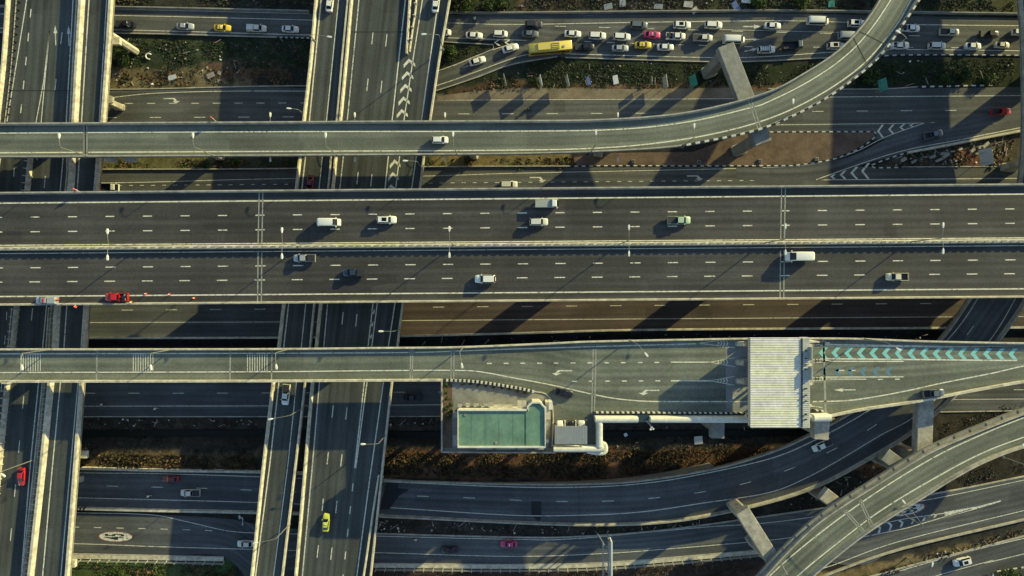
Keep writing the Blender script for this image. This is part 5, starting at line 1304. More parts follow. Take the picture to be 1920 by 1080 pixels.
# ------------------------------------------------------------------ toll plaza
can = empty('toll_canopy', (0, 0, 0), 0, 'large white corrugated canopy roof over the toll lanes', 'toll canopy')
ZC = H_TOLL + 7.2
a, b = P(1407, 633, ZC), P(1518, 802, ZC)
m = MB(); X0, X1, Y1, Y0 = a.x, b.x - 1.9, a.y, b.y
nr = 52; vs = []; fs = []
for i in range(nr*4 + 1):
    y = Y1 + (Y0 - Y1)*i/(nr*4); z = ZC + (0.0, 0.06, 0.06, 0.0)[i % 4]
    vs += [(X0, y, z), (X1, y, z + 0.0)]
for i in range(nr*4): fs.append((2*i, 2*i+1, 2*i+3, 2*i+2))
m.mesh(vs, fs, 'roof_white'); m.build('roof', can)
m = MB(); m.box(((X0+X1)/2, (Y0+Y1)/2, ZC - 1.9), (X1 - X0 - 0.3, Y1 - Y0 - 0.3, 1.85), 'wall_cream'); m.build('fascia', can)
m = MB(); m.box((b.x - 0.85, (Y0+Y1)/2, ZC - 1.6), (1.7, Y1 - Y0, 1.75), 'roof_white')
for k in range(46): m.box((b.x - 0.9, Y0 + 0.3 + k*(Y1-Y0-0.6)/45, ZC + 0.15), (1.6, 0.12, 0.05), 'awning_grey')
m.build('sign_walkway', can)
m = MB(); m.box((X1 + 0.09, (Y0+Y1)/2, ZC - 1.2), (0.24, Y1 - Y0 - 0.5, 1.45), 'plastic_black'); m.build('gutter', can)
for k, yy in enumerate((658, 672, 684, 692, 728, 741, 752, 777, 786)):
    q = P(1511, yy, ZC + 0.3); m = MB(); m.box((q.x, q.y, ZC + 0.2), (0.3, 0.3, 0.5), 'metal_dark'); m.build('floodlight', can)
for yy in (662, 699):
    q = P(1519, yy, ZC); m = MB(); m.box((q.x - 0.15, q.y, ZC - 0.6), (0.25, 3.0, 1.9), 'sign_back'); m.build('sign_panel', can)
for cy in (643.5, 679, 714, 753, 772):
    for x in (1425, 1500):
        q = P(x, cy, H_TOLL); m = MB(); m.box((q.x, q.y, H_TOLL), (0.5, 0.5, ZC - H_TOLL - 1.85), 'wall_cream'); m.build('column', can)
q0, q1 = P(1411, 637.5, H_TOLL), P(1516, 637.5, H_TOLL)
m = MB(); m.box(((q0.x+q1.x)/2, q0.y, H_TOLL), (q1.x - q0.x, 0.3, ZC - H_TOLL - 1.9), 'wall_cream'); m.build('shadow_wall', can)  # unseen wall added under the canopy to cast the diagonal deck shadow
ISL = {643.5: 'top', 679: 'middle', 714: 'lowest'}
for cy, nm in ISL.items():
    q = P(1450, cy + 0.5, H_TOLL)
    r = empty('toll_island', (q.x, q.y, H_TOLL), 0, 'kerbed toll island with a rounded pale nose, %s of the three' % nm, 'toll island', 'toll islands')
    m = MB(); n = 12; hw = 0.85; xl = P(1378, cy, H_TOLL).x - q.x; xr = P(1524, cy, H_TOLL).x - q.x
    poly = [(xl + hw - hw*math.cos(t), hw*math.sin(t)) for t in [-math.pi/2 + math.pi*k/n for k in range(n+1)]][::-1]
    poly = [(xl + hw - hw*math.cos(t), -hw*math.sin(t)) for t in [-math.pi/2 + math.pi*k/n for k in range(n+1)]] + [(xr, -hw), (xr, hw)]
    m.prism(poly, 0.0, 0.3, 'concrete'); m.build('kerb', r)
    m = MB(); m.loft([[(xl + 0.3, -0.5, 0.3), (xl + 0.3, 0.5, 0.3), (xl + 0.5, 0.4, 0.9), (xl + 0.5, -0.4, 0.9)], [(xl + 2.0, -0.7, 0.3), (xl + 2.0, 0.7, 0.3), (xl + 1.6, 0.5, 1.3), (xl + 1.6, -0.5, 1.3)]], 'concrete_pale'); m.build('crash_nose', r)
    m = MB(); m.box((0, 0, 0.3), (2.2, 1.3, 2.3), 'wall_cream'); bo = m.build('booth', r)
    m = MB(); m.box((0, 0, 1.2), (2.24, 1.34, 0.9), 'glass_window'); m.build('window', bo)
    for x in (xl + 3.0, xl + 4.0, xr - 1.5):
        m = MB(); m.tube([(x, 0, 0.3), (x, 0, 1.3)], 0.14, 'plastic_black', 8); m.build('bollard', r)
# covered staff walkway: white vaulted tube
def vault(root, pts, h, w, hgt, mat='roof_white', name='vaulted_roof'):
    mb = MB(); n = 9; sec = [(w/2*math.cos(math.pi*k/n), hgt + w/2*0.55*math.sin(math.pi*k/n)) for k in range(n+1)]
    sec = [(w/2, 0.0)] + sec + [(-w/2, 0.0)]
    sweep(mb, wpts(pts, h, 5), 1, sec[::-1], mat); return mb.build(name, root, True)
wk = empty('covered_walkway', (0, 0, 0), 0, 'white vaulted walkway running from the toll canopy round the parking shelter', 'walkway')
vault(wk, [(1114, 783.5), (1193, 783.5)], H_TOLL, 1.35, 2.3); vault(wk, [(1216, 783.5), (1396, 783.5)], H_TOLL, 1.35, 2.3); vault(wk, [(1517, 780.5), (1549, 780)], H_TOLL + 0.4, 1.6, 2.3)
vault(wk, [(1122, 780), (1122, 834)], H_TOLL - 0.1, 1.4, 2.25); vault(wk, [(1037, 838.5), (1130, 838.5)], H_TOLL, 1.3, 2.0)
vault(wk, [(1100, 843), (1118, 846), (1129, 846), (1134, 841), (1133, 831), (1127, 828)], H_TOLL - 1.2, 0.9, 1.9, 'roof_white', 'stair_roof')
m = MB(); q0, q1 = P(1108, 784, H_TOLL), P(1400, 784, H_TOLL); m.box(((q0.x+q1.x)/2, q0.y, H_TOLL - 0.4), (q1.x-q0.x, 1.9, 0.35), 'concrete_grey'); m.build('floor_slab', wk)
m = MB(); q0, q1 = P(1193, 783, H_TOLL + 1), P(1216, 783, H_TOLL + 1); m.box(((q0.x+q1.x)/2, q0.y, H_TOLL - 0.02), (q1.x-q0.x, 1.4, 0.9), 'glass_window'); m.build('landing', wk)
q = P(1219, 798, H_TOLL); fl = empty('floodlight_cluster', (q.x, q.y, H_TOLL), 0, 'small floodlight cluster on a bracket below the covered walkway', 'floodlight')
m = MB(); m.tube([(-1.6, 1.8, 0.2), (-0.4, 0.6, 1.4), (0, 0, 1.6)], 0.12, 'metal_grey', 6); m.build('bracket', fl)
for k, (u, v) in enumerate(((0, 0), (0.35, -0.4), (-0.25, -0.5))):
    m = MB(); m.box((u, v, 1.5), (0.5, 0.45, 0.4), 'lamp_head', k*0.7, 0.7); m.build('lamp_head', fl)

# ------------------------------------------------------------------ office platform, building, shelter
pf = empty('office_platform', (0, 0, 0), 0, 'raised concrete platform carrying the green roofed office beside the toll deck', 'platform')
poly = [(828, 712), (828, 846), (1128, 846), (1128, 776), (1108, 776), (1060, 745), (1020, 730), (960, 722), (900, 714)]
pp = [P(x, y, 0) for x, y in poly]; pp = [P(x, y, H_TOLL) for x, y in poly]; pp.reverse()
if sum(a.x*b.y - b.x*a.y for a, b in zip(pp, pp[1:] + pp[:1])) < 0: pp.reverse()
m = MB(); m.prism([(q.x, q.y) for q in pp], H_TOLL - 1.3, H_TOLL - 0.03, 'concrete_grey'); m.build('slab', pf)
m = MB(); 
for poly, mt, z in (([(1020, 730), (1060, 744), (1110, 777), (1120, 800), (1120, 840), (1028, 840), (1034, 775), (1030, 752)], 'asphalt_toll', 0.0), ([(831, 716), (848, 716), (848, 840), (831, 840)], 'island_soil', 0.0), ([(850, 720), (900, 722), (960, 732), (1002, 742), (1028, 760), (850, 765)], 'concrete_grey', 0.004)):
    mark(m, poly, H_TOLL - 0.02, mt, 0.006 + z)
m.build('yard_surface', pf)
bwbar(pf, [(833, 712.5), (870, 713.5), (900, 716), (940, 722), (975, 728), (1001, 734)], H_TOLL, 0.52, 0.55, 0.7, name='striped_barrier')
parapet_piece(pf, [(829, 714), (829, 846)], H_TOLL, 'concrete', 0.3, 1.0); parapet_piece(pf, [(829, 846), (1040, 847)], H_TOLL, 'concrete', 0.3, 1.0)
m = MB(); sweep(m, wpts([(1001, 734), (1022, 738), (1034, 752), (1037, 772), (1037, 800), (1035, 838)], H_TOLL), 1, [(-0.12, 0), (-0.12, 0.15), (0.12, 0.15), (0.12, 0)], 'concrete_pale'); m.build('kerb', pf)
for x, y in ((860, 780), (960, 780), (1060, 820), (860, 835), (960, 835)):
    q = P(x, y, H_TOLL); pier(pf, q.x, q.y, H_TOLL - 1.3, 0, 1.0, 1.0)
bd = empty('office_building', (0, 0, 0), 0, 'office building with a flat green roof inside a pale parapet', 'building')
ZR = H_TOLL + 4.4
def rect(x0, y0, x1, y1, z): a, b = P(x0, y0, z), P(x1, y1, z); return a.x, b.x, b.y, a.y
def rbox(mb, r, z0, z1, mat): mb.box(((r[0]+r[1])/2, (r[2]+r[3])/2, z0), (r[1]-r[0], r[3]-r[2], z1-z0), mat)
R1 = rect(859, 769, 1022, 837, ZR)
oct_ = [(990, 772), (990, 762), (998, 754), (1011, 754), (1020, 762), (1022, 772)]
m = MB(); rbox(m, R1, H_TOLL, ZR - 0.1, 'wall_cream')
oc = [P(x, y, ZR) for x, y in oct_]; o2 = [(q.x, q.y) for q in oc]; o2r = o2 if sum(a[0]*b[1]-b[0]*a[1] for a, b in zip(o2, o2[1:]+o2[:1])) > 0 else o2[::-1]
m.prism(o2r, H_TOLL, ZR - 0.11, 'wall_cream'); m.build('wall', bd)
m = MB(); rbox(m, (R1[0]+0.2, R1[1]-0.2, R1[2]+0.2, R1[3]-0.2), ZR - 0.1, ZR, 'roof_green')
m.prism([(a*1.0, b) for a, b in o2r], ZR - 0.11, ZR - 0.01, 'roof_green')
for xs in (884, 910, 936, 962): q9 = P(xs, 803, ZR); m.box((q9.x, (R1[2]+R1[3])/2, ZR - 0.02), (0.07, R1[3]-R1[2]-0.7, 0.05), 'roof_green')
q0 = P(986, 769, ZR); rr_ = (q0.x, q0.x + 0.25, R1[2] + 0.3, R1[3] - 0.3); rbox(m, rr_, ZR - 0.02, ZR + 0.14, 'roof_green'); rf = m.build('roof', bd)
m = MB(); pth = [P(x, y, ZR) for x, y in ((990, 769), (859, 769), (859, 837), (1022, 837), (1022, 765), (1012, 755), (998, 755), (990, 762), (990, 770))]
sweep(m, pth, 1, [(-0.28, -0.3), (-0.28, 0.42), (0.12, 0.42), (0.12, -0.3)], 'roof_white'); m.build('roof_parapet', bd)
for x0, x1 in ((893, 924), (930, 967), (970, 988), (1003, 1020)):
    m = MB(); rbox(m, rect(x0, 837, x1, 843, ZR - 1.8), ZR - 2.0, ZR - 1.8, 'awning_grey'); m.build('awning', bd)
for y0, y1 in ((772, 783), (816, 835)):
    m = MB(); rbox(m, rect(850, y0, 859, y1, ZR - 1.6), ZR - 1.8, ZR - 1.6, 'awning_grey'); m.build('awning', bd)
for x0, x1, y0, z in ((925, 942, 759, 1.2), (944, 961, 759, 1.2), (970, 987, 751, 1.0)):
    m = MB(); rbox(m, rect(x0, y0, x1, 768, ZR - z), ZR - z - 0.2, ZR - z, 'concrete_pale'); m.build('canopy_slab', bd)
m = MB(); rbox(m, rect(1023, 754, 1032, 786, ZR - 1.0), H_TOLL, ZR - 1.0, 'concrete_pale'); rbox(m, rect(1029, 754, 1036, 768, ZR - 0.6), H_TOLL, ZR - 0.6, 'roof_white'); m.build('porch', bd)
for k, x in enumerate((866, 880, 894, 908)):
    m = MB(); rbox(m, rect(x, 762, x + 8, 767, H_TOLL + 1.8), H_TOLL + 1.0, H_TOLL + 1.9, 'glass_window'); w = m.build('window', bd)
for x, y in ((862, 761), (877, 759), (893, 760), (912, 760), (920, 758), (1025, 827), (1024, 795)):
    q = P(x, y, H_TOLL + 1.5); m = MB(); m.box((q.x, q.y, H_TOLL + 1.0), (1.0, 0.7, 0.8), 'metal_grey'); m.build('air_conditioner', bd)
for k, (x, y, w_, l_) in enumerate(((872, 778, 0.5, 0.5), (930, 830, 0.5, 0.5))):
    q = P(x, y, ZR); m = MB(); m.box((q.x, q.y, ZR - 0.01), (w_, l_, 0.16 if k < 2 else 0.4), 'concrete_grey'); m.build('roof_drain' if k < 2 else 'roof_hatch', bd)
sh = empty('parking_shelter', (0, 0, 0), 0, 'small flat grey parking shelter over three cars beside the office', 'shelter')
ZS = H_TOLL + 2.6; r_ = rect(1040, 799, 1101, 833, ZS); m = MB(); rbox(m, r_, ZS - 0.12, ZS, 'metal_grey')
for k in range(20): m.box((r_[0] + 0.2 + k*(r_[1]-r_[0]-0.4)/19, (r_[2]+r_[3])/2, ZS), (0.08, r_[3]-r_[2]-0.1, 0.05), 'awning_grey')
m.build('roof', sh)
for u in (r_[0]+0.2, r_[1]-0.2):
    for v in (r_[2]+0.2, r_[3]-0.2): m = MB(); m.box((u, v, H_TOLL), (0.14, 0.14, 2.5), 'metal_grey'); m.build('post', sh)
for x in (1059, 1079): q = P(x, 790, H_TOLL); m = MB(); m.box((q.x, q.y - 2.5, H_TOLL), (0.35, 5.6, 0.9), 'concrete_pale'); m.build('dividing_wall', sh)
for x, kd, col, lb in ((1050, 'sedan', 'white', 'white car parked in the left bay of the shelter'), (1070, 'sedan', 'black', 'black car parked in the middle bay of the shelter'), (1090, 'suv', 'pearl', 'pale car parked in the right bay of the shelter')):
    put(kd, x, 806, 90, col, lb, H_TOLL, 'cars under the parking shelter', 0.95)
for r in list(PROTO.values()): purge(r)

# ------------------------------------------------------------------ sign gantry, roadside boards, railings
gy = empty('sign_gantry', (0, 0, 0), 0, 'steel overhead sign gantry spanning the lower road near the bottom edge', 'gantry')
g0, g1 = P(1128, 996, 0), P(1128, 1120, 0); gx = g0.x; zt = 6.6
m = MB()
for dx in (-0.7, 0.7):
    for z in (zt, zt + 1.3): m.tube([(gx + dx, g0.y, z), (gx + dx, g1.y, z)], 0.09, 'metal_grey', 6)
nb = 14
for k in range(nb):
    ya, yb = g0.y + (g1.y-g0.y)*k/nb, g0.y + (g1.y-g0.y)*(k+1)/nb
    m.tube([(gx - 0.7, ya, zt + 1.3), (gx + 0.7, yb, zt + 1.3)], 0.05, 'metal_grey', 5); m.tube([(gx - 0.7, yb, zt), (gx + 0.7, yb, zt + 1.3)], 0.05, 'metal_grey', 5); m.tube([(gx + 0.7, ya, zt), (gx + 0.7, yb, zt + 1.3)], 0.05, 'metal_grey', 5)
m.build('truss', gy)
for y in (g0.y, g1.y):
    for dx in (-0.7, 0.7):
        m = MB(); m.tube([(gx + dx*2.2, y, -0.1), (gx + dx, y, zt + 1.3)], 0.16, 'metal_grey', 8); m.build('post', gy)
m = MB(); q0, q1 = P(1141, 1014, 8), P(1141, 1095, 8); m.box((gx + 1.35, (q0.y+q1.y)/2, zt - 0.9), (0.28, q0.y - q1.y, 3.2), 'sign_white')
m.box((gx + 1.52, (q0.y+q1.y)/2, zt - 0.8), (0.05, q0.y - q1.y - 0.3, 3.0), 'sign_teal'); m.build('sign_panel', gy)

def board(x, y, w, hgt, clear, rz, mat, label, tilt=0.0, name='roadside_sign', group='sign boards along the green strip'):
    p = P(x, y, 0); r = empty(name, (p.x, p.y, 0), R(rz), label, 'sign', group)
    m = MB(); c, s = math.cos(tilt), math.sin(tilt)
    def T(u, v, t): return (t*c + v*s, u, clear + v*c - t*s)
    m.loft([[T(-w/2, 0, -0.05), T(w/2, 0, -0.05), T(w/2, hgt, -0.05), T(-w/2, hgt, -0.05)], [T(-w/2, 0, 0.05), T(w/2, 0, 0.05), T(w/2, hgt, 0.05), T(-w/2, hgt, 0.05)]], mat); m.build('panel', r)
    for u in (-w*0.3, w*0.3):
        m = MB(); m.tube([(-0.1, u, -0.2), (-0.1, u, clear + hgt*0.9*c)], 0.07, 'metal_grey', 6); m.build('post', r)
    return r
for x, y, w, hg, cl, rz, mt, tl, lb in (
        (946, 156, 3.0, 1.8, 1.6, 14, 'sign_back', 0.1, 'narrow grey sign board edge on, leftmost in the green strip'),
        (1012, 160, 3.0, 2.4, 1.8, 12, 'sign_white', 0.1, 'pale sign board with propping poles, second in the green strip'),
        (1061, 160, 3.2, 2.4, 1.8, 12, 'sign_back', 0.12, 'pale sign board leaning right, third in the green strip'),
        (1218, 156, 1.6, 1.4, 1.8, 5, 'sign_back', 0.0, 'small grey sign board left of the tall one in the green strip'),
        (1240, 162, 3.4, 2.8, 1.8, 8, 'sign_back', 0.15, 'tall pale sign board casting the longest shadow'),
        (1290, 160, 3.0, 2.8, 1.8, 14, 'sign_teal', 0.35, 'teal sign board right of the tall pale one'),
        (1640, 166, 3.2, 2.2, 1.8, 10, 'sign_teal', 0.5, 'teal sign board beside the bush right of the curved ramp')):
    board(x, y, w, hg, cl, rz, mt, lb, tl)
board(1826, 300, 4.4, 3.0, 2.0, 10, 'metal_grey', 'grey slatted sign board in the rubble strip at the right', 0.55, group=None)
def sheet(x, y, w, l, rz, mat, label, z=0.15, cat='board', name='board', group='boards lying in the weeds', tilt=0.12, h=0):
    p = P(x, y, h); m = MB(); a, b = w/2, l/2; zz = h + z
    top = [(-a, -b, zz), (a, -b*0.96, zz + tilt*w), (a*0.97, b, zz + tilt*w*1.4), (-a*0.96, b*0.97, zz + tilt*w*0.4)]
    m.loft([[(q[0], q[1], q[2] - 0.06 - h) for q in top], [(q[0], q[1], q[2] - h) for q in top]], mat)
    for k in (-0.3, 0.3): m.box((a*k*2, 0, z - 0.14), (0.1, l*0.9, 0.1), 'wood_board')
    o = m.build(name); o.location = (p.x, p.y, h); o.rotation_euler = (0, 0, R(rz)); return tag(o, label, cat, group)
for a in ((324, 146, 2.4, 1.2, 12, 'sign_white', 'white tapered board on the brown strip left of the pink boards'), (396, 142, 2.2, 1.3, 20, 'wood_board', 'pinkish boards lying together on the brown strip'),
          (412, 137, 1.0, 1.0, -25, 'wood_board', 'small pinkish board right of the larger pinkish ones'), (1140, 13, 2.3, 1.5, 8, 'awning_grey', 'grey board flat in the brown weeds above the pink taxi'),
          (1167, 6, 1.6, 2.2, 0, 'sign_back', 'upright grey board at the top edge above the pink taxi'), (1234, 13, 2.4, 1.3, -6, 'awning_grey', 'grey board flat in the weeds right of the upright one'),
          (1290, 9, 2.4, 1.6, -10, 'concrete_pale', 'pale crumpled sheet in the weeds above the white cars'), (1302, 20, 1.8, 1.4, 35, 'concrete_pale', 'pale sheet leaning over the wall above the white cars'),
          (1379, 13, 1.6, 2.8, 32, 'sign_blue', 'blue and white board tilted in the weeds at the top'), (1398, 4, 2.4, 0.8, -3, 'sign_white', 'white board at the top edge right of the blue board'),
          (1558, 8, 1.6, 1.8, 0, 'sign_teal', 'greenish board in the weeds left of the curved ramp'), (1103, 152, 1.0, 2.4, 18, 'sign_blue', 'crumpled blue white sheet in the green strip'),
          (1154, 150, 1.4, 2.4, 10, 'sign_white', 'clean white sheet in the middle of the green strip'), (1309, 825, 2.2, 2.2, 6, 'roof_white', 'white square panel on dark ground below the covered walkway'),
          (1173, 765 + 50, 0.9, 0.9, 30, 'sign_white', 'small white scrap on dark ground below the floodlights')):
    sheet(*a)
ring = MB(); p = P(280, 106, 0); n = 18
ring.loft([[(math.cos(t)*(0.75 + 0.16*math.cos(k*math.pi/3)), math.sin(t)*(0.75 + 0.16*math.cos(k*math.pi/3)), 0.3 + 0.25*math.sin(k*math.pi/3)) for k in range(6)] for t in (4.6*i/n for i in range(n))], 'sign_white')
o = ring.build('scrap_ring', None, True, (p.x, p.y, 0)); o.rotation_euler = (0.2, 0, 0.6); tag(o, 'broken pale ring lying in the dark grass', 'scrap')
rn = random.Random(11)
slab0 = None
for x, y in ((1693, 300), (1712, 303), (1748, 294), (1766, 288), (1772, 292), (1785, 284), (1800, 280), (1822, 282), (1838, 276), (1846, 272), (1832, 288), (1760, 300)):
    p = P(x, y, 0); m = MB(); w, l, t = 1.0 + rn.random()*1.4, 0.5 + rn.random()*0.5, 0.3 + rn.random()*0.3
    m.loft([[(-w/2, -l/2, 0), (w/2, -l/2*0.8, 0), (w/2*0.9, l/2, 0), (-w/2, l/2*0.7, 0)], [(-w/2*0.9, -l/2, t), (w/2*0.8, -l/2*0.7, t*1.2), (w/2*0.9, l/2*0.9, t), (-w/2*0.9, l/2*0.6, t*0.9)]], 'rubble_stone')
    o = m.build('concrete_slab', None, False, (p.x, p.y, 0)); o.rotation_euler = (0.1, 0.1, rn.random()*0.9); tag(o, 'broken pale concrete slab in the rubble strip at the right', 'slab', 'broken slabs in the rubble strip')
for x, y, rz in ((1187, 303, 4), (1310, 305, 0), (1424, 302, 3), (1530, 299, 2)):
    p = P(x, y, 0); m = MB(); m.box((0, 0, 0.05), (0.95, 0.95, 0.4), 'concrete'); m.box((0, 0, 0.44), (0.7, 0.7, 0.06), 'metal_dark')
    o = m.build('manhole', None, False, (p.x, p.y, 0.08)); o.rotation_euler = (0, 0, R(rz)); tag(o, 'square concrete manhole in the reddish island, ' + {1187: 'leftmost of four', 1310: 'second from the left', 1424: 'third from the left', 1530: 'rightmost, near the island nose'}[x], 'manhole', 'manholes in the reddish island')

def railing(pts, label, step=3.0, hgt=1.15):
    W = wpts(pts, 0, 6); r = empty('railing', W[0], 0, label, 'railing'); o0 = W[0]
    W = [q - o0 for q in W]; m = MB()
    for z in (0.35, 0.75, hgt): m.tube([q + Vector((0, 0, z)) for q in W], 0.05, 'metal_grey', 5)
    m.build('rail', r); D = resample(W, step)[:99]; d0 = None
    for q in D:
        if d0 is None:
            m = MB(); m.tube([(0, 0.45, 0), (0, 0, 0.15), (0, -0.25, hgt + 0.1)], 0.10, 'concrete_pale', 6); d0 = m.build('post', r); d0.location = q
        else:
            c = d0.copy(); COL.objects.link(c); c.location = q
railing([(-80, 1045), (135, 1049), (300, 1052), (420, 1055)], 'pale railing with slanted posts behind the pavement at the lower left', 2.6)
railing([(705, 1066), (960, 1068), (1122, 1065), (1294, 1052), (1440, 1038)], 'long pale railing with slanted posts along the bottom road', 2.6)

# ------------------------------------------------------------------ vegetation, litter
def tufts(name, polys, dens, mats, s0, s1, seed=1, flat=0.5):
    rn = random.Random(seed); mb = MB(); 
    for m_ in mats: mb.mi(m_)
    for poly in polys:
        x0, x1 = min(p[0] for p in poly), max(p[0] for p in poly); y0, y1 = min(p[1] for p in poly), max(p[1] for p in poly)
        cnt = int((x1-x0)*(y1-y0)/47.6*dens)
        for _ in range(cnt):
            x, y = rn.uniform(x0, x1), rn.uniform(y0, y1)
            if not inpoly(x, y, poly): continue
            q = P(x, y, 0); nn = noise.noise(Vector((q.x*0.16, q.y*0.16, seed)))
            if nn < -0.12 - 0.3*rn.random(): continue
            q.z = -0.1 + ditch_depth(x, y); sz = rn.uniform(s0, s1)*(1 + nn*0.8); mk = mb.mi(mats[int((nn*0.5 + 0.5 + rn.uniform(-0.3, 0.3))*len(mats)) % len(mats)])
            for b in range(6):
                a = rn.random()*6.283; l = sz*rn.uniform(0.5, 1.0); w = sz*rn.uniform(0.14, 0.3)
                dx, dy = math.cos(a), math.sin(a); hz = l*rn.uniform(0.25, 0.9)*flat*2
                bx, by = q.x + dx*sz*0.15, q.y + dy*sz*0.15; i = len(mb.v)
                mb.v += [(bx - dy*w, by + dx*w, q.z), (bx + dy*w, by - dx*w, q.z), (bx + dx*l*0.8 + dy*w*0.7, by + dy*l*0.8 - dx*w*0.7, q.z + hz), (bx + dx*l - dy*w*0.5, by + dy*l + dx*w*0.5, q.z + hz*0.8)]
                mb.f.append((i, i+1, i+2, i+3)); mb.m.append(mk)
    me = bpy.data.meshes.new(name); me.from_pydata(mb.v, [], mb.f)
    for k in mb.slots: me.materials.append(MATS[k])
    me.polygons.foreach_set('material_index', mb.m); me.update()
    o = bpy.data.objects.new(name, me); COL.objects.link(o); return tag(o, kind='stuff')
tufts('grass', [[(206, 72), (590, 78), (590, 128), (206, 126)], [(830, 84), (925, 84), (830, 124)], [(900, 152), (1060, 116), (1440, 122), (1900, 112), (1900, 158), (1440, 160), (900, 172)]], 5.0, ['leaf_green', 'leaf_dull', 'leaf_green', 'leaf_green', 'leaf_dull', 'twig'], 0.2, 0.6, 1)
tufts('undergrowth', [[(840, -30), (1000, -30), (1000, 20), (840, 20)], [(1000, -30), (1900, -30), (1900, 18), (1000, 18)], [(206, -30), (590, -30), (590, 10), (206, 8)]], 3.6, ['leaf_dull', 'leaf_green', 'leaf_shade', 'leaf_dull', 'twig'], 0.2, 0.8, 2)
tufts('weeds', [[(206, 132), (570, 128), (570, 158), (206, 162)], [(1640, 312), (1710, 288), (1900, 250), (1900, 310)], [(830, 182), (1000, 132), (1020, 160), (830, 178)], [(1560, 1110), (1720, 1046), (1920, 992), (1920, 998), (1740, 1052), (1600, 1100)]], 1.1, ['leaf_dull', 'leaf_dry', 'leaf_dull'], 0.35, 0.8, 3)
tufts('sunlit_weeds', [[(200, 300), (1080, 298), (1080, 314), (200, 316)], [(140, 1060), (440, 1060), (460, 1130), (140, 1130)]], 3.0, ['leaf_bright', 'leaf_green', 'leaf_dry', 'leaf_dull'], 0.3, 0.7, 4)
tufts('dry_grass', [[(705, 852), (1040, 850), (1440, 842), (1480, 848), (1330, 878), (1090, 898), (705, 890)], [(150, 852), (480, 856), (480, 880), (150, 874)]], 6.0, ['leaf_dry', 'leaf_shade', 'leaf_dry', 'leaf_dull'], 0.25, 0.65, 5, 0.8)
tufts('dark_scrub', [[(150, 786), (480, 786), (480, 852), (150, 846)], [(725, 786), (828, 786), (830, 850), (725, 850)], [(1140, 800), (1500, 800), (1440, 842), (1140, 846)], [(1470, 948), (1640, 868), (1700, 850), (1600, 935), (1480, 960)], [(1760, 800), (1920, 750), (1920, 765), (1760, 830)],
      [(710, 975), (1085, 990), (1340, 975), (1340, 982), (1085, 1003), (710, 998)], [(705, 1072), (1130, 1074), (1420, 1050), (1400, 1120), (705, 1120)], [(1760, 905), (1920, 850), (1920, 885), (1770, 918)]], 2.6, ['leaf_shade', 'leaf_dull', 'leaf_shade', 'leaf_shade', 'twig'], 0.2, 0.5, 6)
def litter():
    rn = random.Random(5); mb = MB()
    polys = [([(206, 66), (590, 74), (590, 156), (206, 160)], 120), ([(900, 118), (1900, 112), (1900, 160), (900, 172)], 110), ([(840, -20), (1900, -20), (1900, 18), (840, 18)], 150), ([(1640, 310), (1710, 286), (1900, 250), (1900, 310)], 160),
             ([(150, 786), (480, 786), (480, 800), (150, 800)], 50), ([(730, 784), (828, 784), (828, 800), (730, 800)], 26), ([(760, 636), (1400, 626), (1760, 624), (1760, 634), (760, 646)], 60), ([(710, 975), (1085, 990), (1340, 980), (1340, 984), (1085, 1003), (710, 998)], 110),
             ([(1470, 948), (1640, 868), (1700, 850), (1600, 935)], 40), ([(1560, 1110), (1720, 1046), (1920, 986), (1920, 998), (1740, 1056), (1600, 1110)], 70), ([(1140, 790), (1500, 800), (1440, 842), (1140, 846)], 30)]
    for poly, n in polys:
        x0, x1 = min(p[0] for p in poly), max(p[0] for p in poly); y0, y1 = min(p[1] for p in poly), max(p[1] for p in poly); k = 0
        while k < n:
            x, y = rn.uniform(x0, x1), rn.uniform(y0, y1)
            if not inpoly(x, y, poly): continue
            k += 1; q = P(x, y, 0); s = rn.choice([0.12, 0.15, 0.2, 0.3, 0.5])*rn.uniform(0.6, 1.2)
            mb.box((q.x, q.y, -0.1 + ditch_depth(x, y) + 0.02), (s, s*rn.uniform(0.4, 1), s*rn.uniform(0.3, 0.9)), rn.choice(['sign_white', 'rubble_stone', 'rubble_stone', 'wood_board', 'concrete_grey']), rn.random()*3, 0.7)
            if rn.random() < 0.12: mb.box((q.x, q.y, 0.05), (rn.uniform(1, 2.6), 0.1, 0.1), 'wood_board', rn.random()*3)
    tag(mb.build('rubble'), kind='stuff')
litter()
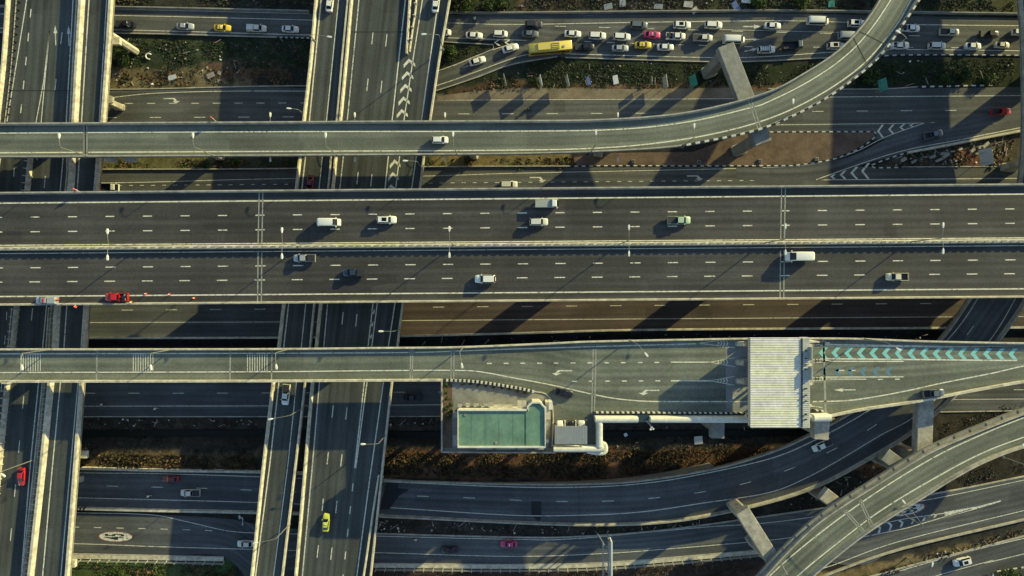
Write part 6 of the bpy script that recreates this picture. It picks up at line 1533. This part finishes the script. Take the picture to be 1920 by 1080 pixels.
def bush(x, y, rad, hgt, label, mats=('leaf_green', 'leaf_bright'), h=0.0, seed=3, group=None, name='bush', cat='bush', n=420, trunk=True):
    rn = random.Random(seed); p = P(x, y, h); r = empty(name, (p.x, p.y, h), 0, label, cat, group)
    if trunk:
        m = MB()
        m.tube([(0, 0, -0.3), (0.05, 0.05, hgt*0.35), (0.1, 0.0, hgt*0.75)], [0.14, 0.1, 0.04], 'bark', 7)
        for k in range(6):
            a = k*1.05 + rn.random(); m.tube([(0.03, 0.02, hgt*(0.2 + 0.06*k)), (math.cos(a)*rad*0.6, math.sin(a)*rad*0.6, hgt*(0.5 + 0.07*k))], [0.06, 0.02], 'bark', 5)
        m.build('trunk', r)
    m = MB(); [m.mi(q) for q in mats]
    lobes = [(rn.uniform(-0.55, 0.55)*rad, rn.uniform(-0.55, 0.55)*rad, hgt*rn.uniform(0.4, 0.8), rad*rn.uniform(0.35, 0.6)) for _ in range(9)]
    for k in range(n):
        lx, ly, lz, lr = rn.choice(lobes); v = Vector((rn.gauss(0, 1), rn.gauss(0, 1), rn.gauss(0, 1))).normalized()*lr*rn.uniform(0.6, 1.08)
        c = Vector((lx + v.x, ly + v.y, max(0.1, lz + v.z*0.8))); s = rn.uniform(0.12, 0.30)*(0.6 + rad*0.22)
        u = Vector((rn.gauss(0, 1), rn.gauss(0, 1), rn.gauss(0, 0.5))).normalized(); w = u.cross(v.normalized() if v.length else Vector((0, 0, 1))).normalized()
        i = len(m.v); m.v += [tuple(c - u*s), tuple(c + w*s*0.5), tuple(c + u*s), tuple(c - w*s*0.5)]; m.f.append((i, i+1, i+2, i+3)); m.m.append(rn.randrange(len(mats)))
    me = bpy.data.meshes.new('crown'); me.from_pydata(m.v, [], m.f)
    for q in m.slots: me.materials.append(MATS[q])
    me.polygons.foreach_set('material_index', m.m); me.update(); o = bpy.data.objects.new('crown', me); COL.objects.link(o); o.parent = r
    return r
for k, (x, y, rd, hg, lb) in enumerate(((1630, 148, 2.6, 2.6, 'rounded green bush beside the lower side of the curved ramp'), (1610, 140, 1.8, 2.0, 'smaller green bush tucked against the curved ramp'), (1800, 142, 3.0, 2.0, 'spreading bright bush near the striped kerb at the upper right'),
        (1850, 148, 2.4, 1.8, 'bright bush next to the spreading one at the upper right'), (1768, 150, 1.8, 1.4, 'low bush left of the spreading bright bush'), (236, 112, 2.4, 2.4, 'dark bush beside the leaning bright pier at the upper left'), (870, 8, 3.2, 3.0, 'tangled bush at the top edge right of the chevron deck'),
        (918, 12, 2.6, 2.6, 'dark bush at the top edge above the motorcyclist'), (945, 4, 2.2, 2.4, 'bush at the top edge left of the thin pole'), (848, 100, 2.0, 1.8, 'bush in the corner between the queue and the slip road'), (1420, 10, 2.6, 2.0, 'bush behind the wall left of the tall white van'),
        (1500, 6, 2.8, 2.2, 'bush behind the wall above the tall white van'), (1880, 1078, 3.2, 2.6, 'bush inside the striped kerb at the lower right corner'), (1905, 1082, 2.6, 2.4, 'second bush in the lower right corner'), (1000, 152, 1.6, 1.2, 'low bush between the first sign boards'),
        (300, 1082, 3.0, 2.2, 'bush on the grass at the lower left, middle one'), (225, 1078, 2.4, 1.8, 'bush on the grass at the lower left, left one'), (400, 1084, 2.6, 2.0, 'bush on the grass at the lower left, right one'), (880, 302, 1.7, 1.4, 'dry bush below the white hatchback on the upper ramp'),
        (440, 302, 1.6, 1.0, 'low bush between upper ramp and main deck at left'))):
    bush(x, y, rd, hg, lb, ('leaf_green', 'leaf_bright') if k not in (18,) else ('leaf_dry', 'leaf_dull'), 0, 20 + k, 'bushes on the verges', n=int(260*rd))
for k, (x, y) in enumerate(((838, 722), (837, 734), (839, 746), (838, 764), (846, 770), (842, 780), (846, 757))):
    bush(x, y, 0.75, 1.5, ('leafy green plant in the planting bed left of the office, %s' % ['topmost', 'second from the top', 'third from the top', 'fourth from the top', 'the one beside the wall', 'lowest', 'the one nearest the paving'][k]), h=H_TOLL, seed=60 + k, group='plants in the bed left of the office', name='plant', cat='plant', n=150, trunk=True)
for k in range(9):
    bush(868 + 14.5*k, 719 + 0.10*k*k + 1.2*k, 0.55, 0.6, 'small plant below the office striped barrier, %s from the left' % 'first second third fourth fifth sixth seventh eighth ninth'.split()[k], h=H_TOLL, seed=80 + k, group='row of small plants by the striped barrier', name='plant', cat='plant', n=70, mats=('leaf_dull', 'leaf_bright'))
# wet ditch water
w = MB(); m_, nt, b_ = nodes_of('ditch_water'); b_.inputs['Base Color'].default_value = (0.014, 0.014, 0.010, 1); b_.inputs['Roughness'].default_value = 0.5; b_.inputs['Specular IOR Level'].default_value = 0.15
rows = catmull([(140, 809, 140, 821), (520, 808, 520, 820), (900, 812, 900, 824), (1500, 806, 1500, 818), (1600, 795, 1600, 806)], 4)
surface(w, rows, 0, 'ditch_water', -1.05); tag(w.build('water'), kind='structure')
